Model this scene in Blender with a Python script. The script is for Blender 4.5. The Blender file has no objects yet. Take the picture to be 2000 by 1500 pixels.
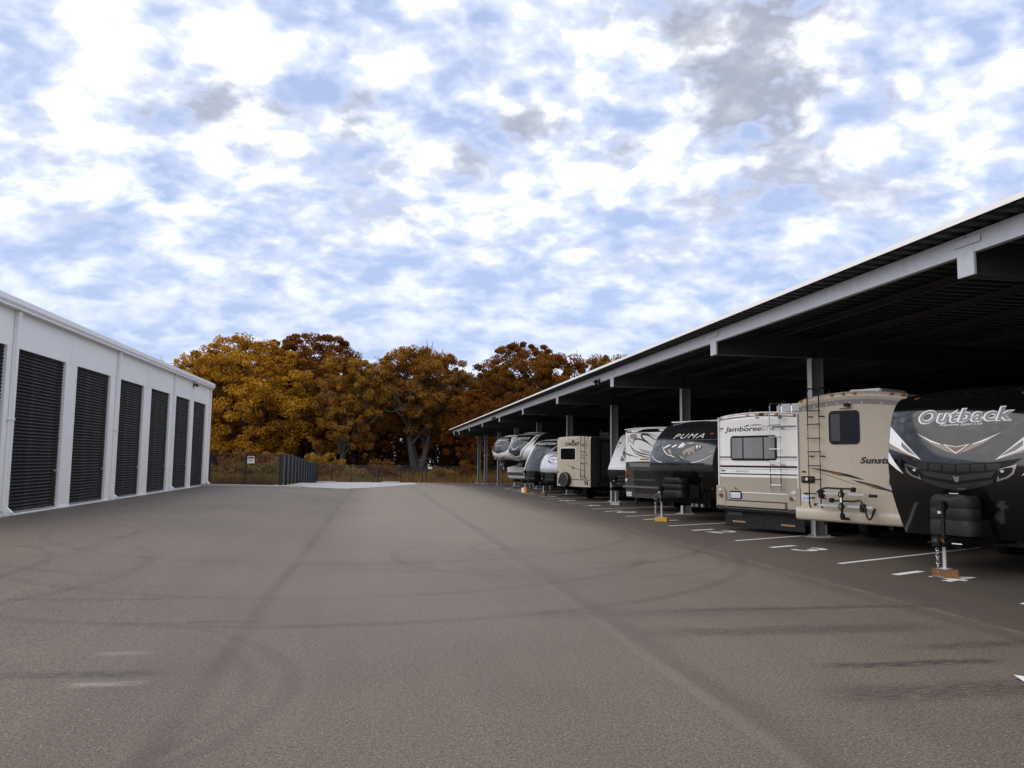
import bpy, bmesh, math, random
import numpy as np
from mathutils import Matrix, Vector

# ------------------------------------------------------------------ scene, camera, world, sun
sc = bpy.context.scene
COL = sc.collection
rad = math.radians
CAM_H = 1.7


def axes(yaw, pitch, roll):
    fw = Vector((math.sin(yaw) * math.cos(pitch), math.cos(yaw) * math.cos(pitch), math.sin(pitch)))
    rt = Vector((math.cos(yaw), -math.sin(yaw), 0))
    up = rt.cross(fw)
    c, s = math.cos(roll), math.sin(roll)
    return rt * c + up * s, up * c - rt * s, fw


R_, U_, F_ = axes(rad(9.768), rad(5.648), rad(0.7))
cam = bpy.data.cameras.new('camera')
cam.sensor_width = 36.0
cam.lens = 1550 / 2000 * 36
cam.clip_end = 3000
camo = bpy.data.objects.new('camera', cam)
COL.objects.link(camo)
camo.matrix_world = Matrix(((R_.x, U_.x, -F_.x, 0), (R_.y, U_.y, -F_.y, 0), (R_.z, U_.z, -F_.z, CAM_H), (0, 0, 0, 1)))
sc.camera = camo

SUN_EL, SUN_AZ = rad(49), rad(-122)        # azimuth from +Y (down the aisle) towards +X (the canopy side)
world = bpy.data.worlds.new('World')
sc.world = world
world.use_nodes = True


class NT:
    """small helper to write node trees"""
    def __init__(s, tree):
        s.t = tree
        s.n = tree.nodes
        s.l = tree.links

    def add(s, typ, **kw):
        nd = s.n.new(typ)
        for k, v in kw.items():
            if k.startswith('i_'):
                nd.inputs[k[2:].replace('_', ' ')].default_value = v
            else:
                setattr(nd, k, v)
        return nd

    def link(s, a, b):
        s.l.new(a, b)

    def math(s, op, a, b=None, clamp=False):
        nd = s.n.new('ShaderNodeMath')
        nd.operation = op
        nd.use_clamp = clamp
        for i, v in enumerate((a, b)):
            if v is None:
                continue
            if isinstance(v, (int, float)):
                nd.inputs[i].default_value = v
            else:
                s.l.new(v, nd.inputs[i])
        return nd.outputs[0]

    def mix(s, fac, a, b, blend='MIX'):
        nd = s.n.new('ShaderNodeMix')
        nd.data_type = 'RGBA'
        nd.blend_type = blend
        for sock, v in ((nd.inputs[0], fac), (nd.inputs[6], a), (nd.inputs[7], b)):
            if isinstance(v, (int, float)):
                sock.default_value = v
            elif isinstance(v, tuple):
                sock.default_value = (*v[:3], 1)
            else:
                s.l.new(v, sock)
        return nd.outputs[2]

    def noise(s, vec, scale, detail=4, rough=.55, dist=0.0):
        nd = s.n.new('ShaderNodeTexNoise')
        nd.inputs['Scale'].default_value = scale
        nd.inputs['Detail'].default_value = detail
        nd.inputs['Roughness'].default_value = rough
        nd.inputs['Distortion'].default_value = dist
        if vec is not None:
            s.l.new(vec, nd.inputs['Vector'])
        return nd.outputs['Fac']

    def ramp(s, fac, stops, interp='LINEAR'):
        nd = s.n.new('ShaderNodeValToRGB')
        nd.color_ramp.interpolation = interp
        els = nd.color_ramp.elements
        while len(els) < len(stops):
            els.new(.5)
        for e, (p, c) in zip(els, stops):
            e.position = p
            e.color = (c, c, c, 1) if isinstance(c, (int, float)) else (*c[:3], 1)
        s.l.new(fac, nd.inputs[0])
        return nd.outputs[0]

    def mrange(s, v, a, b, lo=0.0, hi=1.0, smooth=True):
        nd = s.n.new('ShaderNodeMapRange')
        nd.interpolation_type = 'SMOOTHSTEP' if smooth else 'LINEAR'
        s.l.new(v, nd.inputs['Value'])
        for k, x in zip(('From Min', 'From Max', 'To Min', 'To Max'), (a, b, lo, hi)):
            nd.inputs[k].default_value = x
        return nd.outputs[0]

    def mapping(s, vec, scale=(1, 1, 1), loc=(0, 0, 0), rot=(0, 0, 0)):
        nd = s.n.new('ShaderNodeMapping')
        nd.inputs['Scale'].default_value = scale
        nd.inputs['Location'].default_value = loc
        nd.inputs['Rotation'].default_value = rot
        s.l.new(vec, nd.inputs['Vector'])
        return nd.outputs[0]


def build_world():
    w = NT(world.node_tree)
    w.n.clear()
    out = w.add('ShaderNodeOutputWorld')
    bg = w.add('ShaderNodeBackground')
    sky = w.add('ShaderNodeTexSky', sky_type='NISHITA', sun_disc=False, sun_elevation=SUN_EL, sun_rotation=SUN_AZ,
                air_density=1.0, dust_density=1.5, ozone_density=1.2)
    tc = w.add('ShaderNodeTexCoord')
    sep = w.add('ShaderNodeSeparateXYZ')
    w.link(tc.outputs['Generated'], sep.inputs[0])
    z = w.math('ADD', w.math('MAXIMUM', sep.outputs[2], 0.0), 0.40)
    comb = w.add('ShaderNodeCombineXYZ')
    w.link(w.math('DIVIDE', sep.outputs[0], z), comb.inputs[0])
    w.link(w.math('DIVIDE', sep.outputs[1], z), comb.inputs[1])
    # altocumulus: puffs of several sizes on a flat cloud sheet, in loose diagonal bands
    p = w.mapping(comb.outputs[0], rot=(0, 0, rad(32)), scale=(1.0, 1.18, 1.0), loc=(3.1, 1.7, 0))
    big = w.noise(p, 2.6, 2, .5, .1)
    mid = w.noise(p, 8.2, 3, .5, .25)
    puff = w.noise(w.mapping(p, loc=(5, 2, 1)), 16.5, 5, .52, .2)
    dens = w.math('ADD', w.math('ADD', w.math('MULTIPLY', big, .12), w.math('MULTIPLY', mid, .52)), w.math('MULTIPLY', puff, .42))
    up = w.mrange(sep.outputs[2], .03, .50)
    dens = w.math('ADD', dens, w.math('MULTIPLY', up, .03))
    veil = w.mrange(dens, .42, .62)
    core = w.mrange(dens, .548, .72)
    gn = w.noise(w.mapping(comb.outputs[0], loc=(4.7, 6.2, 0), rot=(0, 0, rad(20)), scale=(1, 1.2, 1)), 2.0, 2, .5, .2)
    gf = w.noise(w.mapping(comb.outputs[0], loc=(2.7, 3.2, 4)), 7.5, 6, .55, .2)
    gg = w.math('ADD', w.math('MULTIPLY', gn, .45), w.math('MULTIPLY', gf, .55))
    grey = w.math('MULTIPLY', w.math('MULTIPLY', w.mrange(gg, .48, .60), w.mrange(sep.outputs[2], .14, .44)), w.mrange(dens, .47, .55))
    blue = w.mix(.80, w.mix(1.0, sky.outputs[0], (.12, .12, .12), 'MULTIPLY'), (.37, .45, .67))
    col = w.mix(w.math('MULTIPLY', veil, w.mrange(sep.outputs[2], .10, .40, .55, .95)), blue, (.70, .74, .87))
    col = w.mix(w.math('MULTIPLY', core, w.mrange(sep.outputs[2], .14, .46, .08, 1.0)), col, (1.55, 1.53, 1.52))
    col = w.mix(w.math('MULTIPLY', grey, .85), col, (.255, .28, .35))
    w.link(col, bg.inputs[0])
    bg.inputs[1].default_value = 0.88
    w.link(bg.outputs[0], out.inputs[0])


build_world()
sun = bpy.data.lights.new('sun', 'SUN')
sun.energy = 1.5
sun.angle = rad(96)
sun.color = (1.0, .92, .80)
suno = bpy.data.objects.new('sun', sun)
COL.objects.link(suno)
sdir = Vector((math.sin(SUN_AZ) * math.cos(SUN_EL), math.cos(SUN_AZ) * math.cos(SUN_EL), math.sin(SUN_EL)))
suno.rotation_euler = (-sdir).to_track_quat('-Z', 'Y').to_euler()
suno.location = sdir * 60

vs = sc.view_settings
vs.view_transform = 'Standard'
vs.look = 'None'
vs.exposure = 0.68
vs.gamma = 1.0
vs.use_curve_mapping = False
sc.cycles.use_denoising = True
sc.cycles.max_bounces = 6
sc.cycles.transparent_max_bounces = 12

# ------------------------------------------------------------------ materials
MATS = {}


def lin(r, g, b):
    f = lambda v: ((v / 255 + .055) / 1.055) ** 2.4 if v > 10 else v / 255 / 12.92
    return (f(r), f(g), f(b))


def pm(name, color, rough=.5, metal=0.0, var=.12, scale=3.0, bump=0.0, bscale=80, coat=0.0, spec=.5, dirt=0.0):
    """painted / metal / plastic surface: colour with soft uneven wear, varied roughness, optional fine relief"""
    if name in MATS:
        return MATS[name]
    m = bpy.data.materials.new(name)
    m.use_nodes = True
    t = NT(m.node_tree)
    b = t.n['Principled BSDF']
    tc = t.add('ShaderNodeTexCoord')
    ob = tc.outputs['Object']
    n = t.noise(ob, scale, 6, .6)
    lo = tuple(c * (1 - var) for c in color)
    hi = tuple(min(1, c * (1 + var)) for c in color)
    col = t.mix(n, lo, hi)
    if dirt:
        d = t.noise(t.mapping(ob, scale=(6, 6, .7)), 2.2, 6, .65)
        col = t.mix(t.mrange(d, .52, .8, 0, dirt), col, (.16, .13, .10))
    t.link(col, b.inputs['Base Color'])
    b.inputs['Metallic'].default_value = metal
    b.inputs['Specular IOR Level'].default_value = spec
    b.inputs['Coat Weight'].default_value = coat
    b.inputs['Coat Roughness'].default_value = .06
    r = t.mrange(t.noise(ob, scale * 2.7, 5, .6), .3, .7, max(.02, rough * .8), min(1, rough * 1.25))
    t.link(r, b.inputs['Roughness'])
    if bump:
        bp = t.add('ShaderNodeBump')
        bp.inputs['Strength'].default_value = bump
        bp.inputs['Distance'].default_value = .004
        t.link(t.noise(ob, bscale, 4, .6), bp.inputs['Height'])
        t.link(bp.outputs[0], b.inputs['Normal'])
    MATS[name] = m
    return m


def glass_mat():
    m = bpy.data.materials.new('window glass')
    m.use_nodes = True
    t = NT(m.node_tree)
    t.n.clear()
    out = t.add('ShaderNodeOutputMaterial')
    tr = t.add('ShaderNodeBsdfTransparent')
    tr.inputs[0].default_value = (.80, .81, .83, 1)
    gl = t.add('ShaderNodeBsdfGlossy')
    gl.inputs['Roughness'].default_value = .03
    fr = t.add('ShaderNodeFresnel')
    fr.inputs[0].default_value = 1.6
    mx = t.add('ShaderNodeMixShader')
    t.link(fr.outputs[0], mx.inputs[0])
    t.link(tr.outputs[0], mx.inputs[1])
    t.link(gl.outputs[0], mx.inputs[2])
    t.link(mx.outputs[0], out.inputs[0])
    return m


GLASS = glass_mat()
WHITE_WALL = pm('white painted wall steel', (.88, .855, .81), .42, var=.04, scale=1.2, bump=.05, bscale=30, dirt=.05)
WHITE_TRIM = pm('white trim steel', (.85, .84, .815), .38, var=.04, scale=1.5, dirt=.04)
DOOR_BLACK = pm('dark bronze door slats', (.0105, .0085, .0072), .5, var=.2, scale=2, dirt=.08, spec=.22)
ALU = pm('bare aluminium', (.62, .62, .63), .38, 1.0, var=.12, scale=6)
GALV = pm('galvanised steel', (.56, .57, .60), .45, .25, var=.16, scale=7, dirt=.08)
CANOPY_GREY = pm('grey primed steel', (.042, .041, .040), .55, .0, var=.16, scale=3, dirt=.25)
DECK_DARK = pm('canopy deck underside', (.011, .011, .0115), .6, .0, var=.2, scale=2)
BLOCKER_BLACK = pm('dark light blocker', (.008, .008, .009), .9, var=.2, scale=.8, spec=.1)  # for the walls added to keep the canopy interior dark
COLUMN_GREY = pm('grey painted column', (.15, .145, .14), .6, var=.16, scale=3, dirt=.15)
CONCRETE = pm('pale concrete', (.38, .37, .355), .85, var=.14, scale=5, bump=.4, bscale=40, dirt=.1)
BLK_PLASTIC = pm('black plastic', (.006, .006, .0065), .5, var=.2, scale=10, spec=.3)
BLK_RUBBER = pm('black rubber', (.007, .007, .007), .8, var=.25, scale=8, bump=.2)
BLK_STEEL = pm('black enamel steel', (.005, .005, .0055), .4, var=.2, scale=8, spec=.35)
CHROME = pm('bright chrome', (.72, .72, .73), .14, 1.0, var=.06, scale=12)
AMBER = pm('amber lens', (.42, .15, .02), .2, var=.15, scale=20, coat=.6)
RED_LENS = pm('dark red lens', (.16, .045, .018), .2, var=.2, scale=20, coat=.6)
CLEAR_LENS = pm('clear lens', (.62, .60, .56), .12, var=.1, scale=20, coat=.8)
WIN_DARK = pm('dark tinted pane', (.006, .006, .0065), .10, var=.1, scale=4, spec=.22)
WHITE_GEL = pm('white gelcoat', (.80, .79, .77), .25, var=.03, scale=2, coat=.4, dirt=.04)
WHITE_GRAPH = pm('white vinyl', (.80, .80, .80), .35, var=.03, scale=5)
TAN_BODY = pm('tan gelcoat', (.475, .41, .325), .3, var=.05, scale=1.5, coat=.3, dirt=.10)
TAN_LOWER = pm('lower tan panel', (.365, .325, .27), .32, var=.06, scale=1.6, coat=.3, dirt=.10)
TAN_BAND = pm('grey trim band', (.20, .18, .165), .4, var=.1, scale=4)
DARK_GLOSS = pm('black gloss gelcoat', (.004, .004, .0045), .12, var=.15, scale=1.5, coat=.75, spec=.35)
GUN_GLOSS = pm('gunmetal gloss gelcoat', (.034, .036, .041), .17, .4, var=.1, scale=1.5, coat=.9)
CHARCOAL = pm('charcoal panel', (.026, .025, .024), .32, var=.12, scale=2, coat=.4)
SILVER = pm('silver gelcoat', (.60, .61, .64), .24, .25, var=.05, scale=1.5, coat=.6)
SMOKE = pm('smoked graphic gelcoat', (.012, .013, .016), .18, .1, var=.15, scale=1.5, coat=.25)
IRON = pm('iron grey panel', (.055, .051, .047), .35, var=.12, scale=2, coat=.2)
COVER = pm('moulded black polyethylene', (.018, .018, .018), .62, var=.15, scale=6, spec=.3, bump=.1)
GREY_GRAPH = pm('grey vinyl', (.19, .18, .175), .35, var=.08, scale=6)
TAUPE_GRAPH = pm('taupe vinyl', (.30, .25, .21), .35, var=.08, scale=6)
BLACK_GRAPH = pm('black vinyl', (.012, .012, .012), .35, var=.1, scale=6)
ORANGE_GRAPH = pm('copper brown vinyl', (.22, .10, .025), .35, var=.15, scale=9)
STEEL_GRAPH = pm('steel grey lettering', (.20, .205, .225), .35, .0, var=.08, scale=6)
BLUE_GRAPH = pm('blue grey lettering', (.16, .22, .42), .4, var=.05, scale=6)
WOOD_BROWN = pm('weathered brown timber', (.17, .085, .035), .85, var=.4, scale=9, bump=.5, bscale=50)
WOOD_YELLOW = pm('yellow painted timber', (.50, .27, .03), .7, var=.2, scale=9, bump=.3)
PAINT = None
ROOF_GREY = pm('roof membrane', (.30, .30, .30), .7, var=.1, scale=2)
BLIND = pm('window blind slats', (.72, .71, .70), .6, var=.06, scale=4)
FENCE_BLACK = pm('black vinyl coated steel', (.011, .011, .012), .5, var=.2, scale=6)
SCREEN_GREY = pm('dark grey privacy slats', (.052, .052, .054), .7, var=.18, scale=3)
SIGN_RED = pm('sign brown red', (.30, .10, .06), .5, var=.1, scale=9)
PLATE_WHITE = pm('licence plate white', (.66, .69, .74), .4, var=.06, scale=14)


def asphalt_mat():
    m = bpy.data.materials.new('worn asphalt')
    m.use_nodes = True
    t = NT(m.node_tree)
    b = t.n['Principled BSDF']
    tc = t.add('ShaderNodeTexCoord')
    ob = tc.outputs['Object']
    sep = t.add('ShaderNodeSeparateXYZ')
    t.link(ob, sep.inputs[0])
    X, Y = sep.outputs[0], sep.outputs[1]
    wob = t.noise(t.mapping(ob, scale=(1, .25, 1)), 1.3, 4)
    Xw = t.math('ADD', X, t.math('MULTIPLY', t.math('SUBTRACT', wob, .5), .22))
    Yw = t.math('ADD', Y, t.math('MULTIPLY', t.math('SUBTRACT', wob, .5), .22))
    # aggregate
    fine = t.noise(ob, 62, 5, .8)
    mid = t.noise(ob, 26, 5, .7)
    vor = t.add('ShaderNodeTexVoronoi')
    vor.inputs['Scale'].default_value = 70
    t.link(ob, vor.inputs['Vector'])
    big = t.noise(ob, .16, 5, .6)
    streak = t.noise(t.mapping(ob, scale=(1.6, .12, 1)), 1.0, 5, .6)
    base = t.mix(t.mrange(big, .3, .7), (.110, .087, .067), (.144, .115, .089))
    base = t.mix(t.mrange(streak, .42, .72, 0, .5), base, (.156, .125, .097))
    base = t.mix(t.mrange(fine, .40, .60), t.mix(1.0, base, (.48, .48, .48), 'MULTIPLY'), t.mix(1.0, base, (1.48, 1.48, 1.47), 'MULTIPLY'))
    base = t.mix(t.mrange(mid, .38, .52, .5, 0), base, (.050, .042, .035))
    # pale stones
    vcol = t.add('ShaderNodeSeparateColor')
    t.link(vor.outputs['Color'], vcol.inputs[0])
    stone = t.math('MULTIPLY', t.math('GREATER_THAN', vcol.outputs[0], .975), t.math('LESS_THAN', vor.outputs['Distance'], .28))
    base = t.mix(t.math('MULTIPLY', stone, .8), base, (.50, .47, .43))

    def band(v, c, w, soft, amt, col, base, gate=None):
        d = t.math('ABSOLUTE', t.math('SUBTRACT', v, c))
        f = t.mrange(d, w, w + soft, amt, 0)
        f = t.math('MULTIPLY', f, t.mrange(t.noise(ob, .55, 5, .7), .28, .72, .25, 1.0))
        if gate is not None:
            f = t.math('MULTIPLY', f, gate)
        return t.mix(f, base, col)
    lane = t.math('MULTIPLY', t.mrange(Xw, -1.4, .2), t.mrange(Xw, 5.0, 6.6, 1, 0))
    lane = t.math('MULTIPLY', lane, t.mrange(t.math('ADD', Y, t.math('MULTIPLY', big, 14)), 12, 34))
    base = t.mix(t.math('MULTIPLY', lane, .55), base, (.235, .190, .148))
    # paving lane seams
    base = band(Xw, -1.22, .02, .13, .55, (.058, .045, .034), base)
    base = band(Xw, 2.62, .03, .20, .45, (.062, .048, .037), base)
    base = band(Xw, 2.45, .02, .10, .25, (.22, .185, .15), base)
    base = band(Xw, 6.45, .05, .22, .55, (.052, .046, .042), base)
    base = band(Xw, 6.70, .01, .08, .8, (.21, .18, .15), base, t.mrange(t.noise(ob, 3.0, 6, .75), .36, .60))
    base = band(Xw, -5.1, .03, .16, .4, (.07, .056, .043), base)
    # shade under the canopy, painted into the asphalt as a darker tone
    canopy_shade = t.mrange(Xw, 6.5, 6.8)
    base = t.mix(t.math('MULTIPLY', canopy_shade, .5), base, (.052, .045, .040))
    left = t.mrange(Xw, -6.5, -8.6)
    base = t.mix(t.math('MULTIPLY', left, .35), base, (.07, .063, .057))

    # wheel tracks: arcs of circles
    def arc(cx, cy, r, w, amt, base, gy0, gy1):
        dx = t.math('SUBTRACT', Xw, cx)
        dy = t.math('SUBTRACT', Yw, cy)
        rr = t.math('SQRT', t.math('ADD', t.math('MULTIPLY', dx, dx), t.math('MULTIPLY', dy, dy)))
        g = t.math('MULTIPLY', t.mrange(Y, gy0 - .4, gy0 + .4), t.mrange(Y, gy1 - .6, gy1 + .6, 1, 0))
        g = t.math('MULTIPLY', g, t.mrange(t.noise(ob, 9, 6, .8), .30, .54))
        return band(rr, r, w * .6, .08, amt * .8, (.045, .036, .029), base, g)
    base = arc(-3.2, 6.4, 2.62, .05, .5, base, 4.2, 8.9)
    base = arc(-3.5, 6.3, 2.62, .03, .4, base, 4.0, 8.4)
    base = arc(-8.2, 18.6, 3.1, .08, .5, base, 15.0, 21.0)
    base = arc(3.4, 14.6, 3.0, .07, .4, base, 11.2, 17.2)
    base = arc(4.2, 15.6, 2.2, .07, .4, base, 13.0, 18.4)
    base = arc(-.6, 16.2, 7.6, .09, .62, base, 8.0, 14.6)
    base = arc(-.6, 16.2, 5.9, .09, .5, base, 9.0, 15.6)
    base = arc(-.4, 20.2, 6.6, .10, .5, base, 12.5, 19.5)
    base = arc(-.4, 20.2, 8.5, .10, .5, base, 12.5, 19.5)
    base = arc(-9.6, 13.0, 4.6, .10, .5, base, 9.0, 16.4)
    base = arc(-9.6, 13.0, 6.1, .10, .5, base, 9.0, 16.4)
    base = arc(-9.3, 4.0, 6.1, .10, .35, base, 2.0, 9.6)

    # scuffed dark rubber smears running across the aisle
    def smear(cx, cy, lx, ly, amt, base, col=(.022, .020, .019)):
        dx = t.math('DIVIDE', t.math('ABSOLUTE', t.math('SUBTRACT', X, cx)), lx)
        dy = t.math('DIVIDE', t.math('ABSOLUTE', t.math('SUBTRACT', Yw, cy)), ly)
        f = t.math('MULTIPLY', t.mrange(dx, .45, 1.0, 1, 0), t.mrange(dy, .2, 1.0, 1, 0))
        tex = t.mrange(t.noise(t.mapping(ob, scale=(.9, 5, 1)), 6.5, 7, .8), .42, .54)
        return t.mix(t.math('MULTIPLY', t.math('MULTIPLY', f, tex), amt), base, col)
    for a in ((5.2, 9.02, 2.3, .14, .62), (4.4, 7.85, 2.0, .30, .62), (6.0, 7.0, 1.3, .18, .62), (4.7, 6.42, 1.1, .14, .95),
              (4.4, 5.62, 1.3, .34, .62), (5.1, 4.9, 1.0, .3, .62), (-2.2, 6.9, .8, .16, .65), (-1.9, 8.9, 1.0, .10, .5), (-3.3, 10.4, 1.4, .14, .45),
              (3.2, 15.6, 1.4, .10, .5), (1.2, 12.6, 1.6, .10, .35), (-5.2, 17.8, .45, .12, .7), (-3.2, 18.6, .38, .12, .7), (3.4, 8.9, 2.4, .35, .3)):
        base = smear(*a, base)
    base = smear(-1.95, 6.62, .34, .10, .7, base, (.30, .265, .225))
    base = smear(-2.1, 7.6, .30, .10, .5, base, (.26, .23, .20))
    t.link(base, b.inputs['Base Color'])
    b.inputs['Roughness'].default_value = .66
    b.inputs['Specular IOR Level'].default_value = .34
    h = t.math('ADD', fine, t.math('MULTIPLY', vor.outputs['Distance'], .8))
    bp = t.add('ShaderNodeBump')
    bp.inputs['Strength'].default_value = .55
    bp.inputs['Distance'].default_value = .006
    t.link(h, bp.inputs['Height'])
    t.link(bp.outputs[0], b.inputs['Normal'])
    return m


def ground_mat(name, c0, c1, c2, scale=.6, bump=.6):
    m = bpy.data.materials.new(name)
    m.use_nodes = True
    t = NT(m.node_tree)
    b = t.n['Principled BSDF']
    tc = t.add('ShaderNodeTexCoord')
    ob = tc.outputs['Object']
    c = t.mix(t.mrange(t.noise(ob, scale, 6, .6), .35, .65), c0, c1)
    c = t.mix(t.mrange(t.noise(ob, scale * 22, 5, .7), .45, .7, 0, .8), c, c2)
    t.link(c, b.inputs['Base Color'])
    b.inputs['Roughness'].default_value = .95
    bp = t.add('ShaderNodeBump')
    bp.inputs['Strength'].default_value = bump
    bp.inputs['Distance'].default_value = .03
    t.link(t.noise(ob, scale * 30, 5, .7), bp.inputs['Height'])
    t.link(bp.outputs[0], b.inputs['Normal'])
    return m


def paint_mat():
    m = bpy.data.materials.new('white road paint')
    m.use_nodes = True
    t = NT(m.node_tree)
    b = t.n['Principled BSDF']
    tc = t.add('ShaderNodeTexCoord')
    ob = tc.outputs['Object']
    n = t.noise(ob, 38, 5, .7)
    c = t.mix(t.mrange(n, .33, .44), (.16, .145, .13), (.78, .77, .74))
    t.link(c, b.inputs['Base Color'])
    b.inputs['Roughness'].default_value = .7
    return m


def leaf_mat(name, c0, c1, c2, trans=.35):
    m = bpy.data.materials.new(name)
    m.use_nodes = True
    t = NT(m.node_tree)
    t.n.clear()
    out = t.add('ShaderNodeOutputMaterial')
    geo = t.add('ShaderNodeNewGeometry')
    tc = t.add('ShaderNodeTexCoord')
    info = t.add('ShaderNodeObjectInfo')
    ob = tc.outputs['Object']
    n = t.noise(ob, .38, 3, .6)
    f = t.math('ADD', t.math('MULTIPLY', geo.outputs['Random Per Island'], .55), t.math('MULTIPLY', t.mrange(n, .32, .68), .45))
    c = t.mix(t.mrange(f, .1, .55), c0, c1)
    c = t.mix(t.mrange(f, .55, .95), c, c2)
    hs = t.add('ShaderNodeHueSaturation')
    t.link(t.math('ADD', .488, t.math('MULTIPLY', info.outputs['Random'], .022)), hs.inputs['Hue'])
    t.link(t.math('ADD', .85, t.math('MULTIPLY', info.outputs['Random'], .25)), hs.inputs['Value'])
    t.link(c, hs.inputs['Color'])
    df = t.add('ShaderNodeBsdfDiffuse')
    tl = t.add('ShaderNodeBsdfTranslucent')
    mx = t.add('ShaderNodeMixShader')
    mx.inputs[0].default_value = trans
    t.link(hs.outputs[0], df.inputs[0])
    t.link(hs.outputs[0], tl.inputs[0])
    t.link(df.outputs[0], mx.inputs[1])
    t.link(tl.outputs[0], mx.inputs[2])
    t.link(mx.outputs[0], out.inputs[0])
    return m


def bark_mat(name, c):
    m = bpy.data.materials.new(name)
    m.use_nodes = True
    t = NT(m.node_tree)
    b = t.n['Principled BSDF']
    tc = t.add('ShaderNodeTexCoord')
    ob = t.mapping(tc.outputs['Object'], scale=(3, 3, .7))
    n = t.noise(ob, 3, 6, .7)
    t.link(t.mix(t.mrange(n, .3, .7), tuple(v * .45 for v in c), tuple(v * 1.3 for v in c)), b.inputs['Base Color'])
    b.inputs['Roughness'].default_value = .95
    bp = t.add('ShaderNodeBump')
    bp.inputs['Strength'].default_value = .8
    bp.inputs['Distance'].default_value = .05
    t.link(n, bp.inputs['Height'])
    t.link(bp.outputs[0], b.inputs['Normal'])
    return m


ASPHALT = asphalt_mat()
GRAVEL = ground_mat('pale crushed stone', (.31, .305, .31), (.42, .415, .42), (.23, .22, .21), 1.2, .8)
FIELD = ground_mat('dry field soil', (.16, .115, .065), (.24, .17, .08), (.09, .065, .04), .25, .8)
PAINT = paint_mat()
LEAF_GOLD = leaf_mat('golden oak leaves', (.22, .10, .012), (.52, .30, .030), (.76, .50, .065))
LEAF_AMBER = leaf_mat('amber oak leaves', (.125, .057, .014), (.28, .140, .026), (.48, .275, .048))
LEAF_RUST = leaf_mat('rust brown oak leaves', (.095, .038, .011), (.20, .082, .015), (.33, .155, .024))
LEAF_DRAB = leaf_mat('dull brown leaves', (.06, .033, .016), (.11, .06, .022), (.17, .10, .035))
GRASS_M = leaf_mat('dry golden grass', (.13, .085, .03), (.24, .155, .045), (.36, .25, .085), .3)
BARK_GREY = bark_mat('pale grey oak bark', (.085, .077, .070))
BARK_DARK = bark_mat('dark oak bark', (.032, .027, .023))


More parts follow.
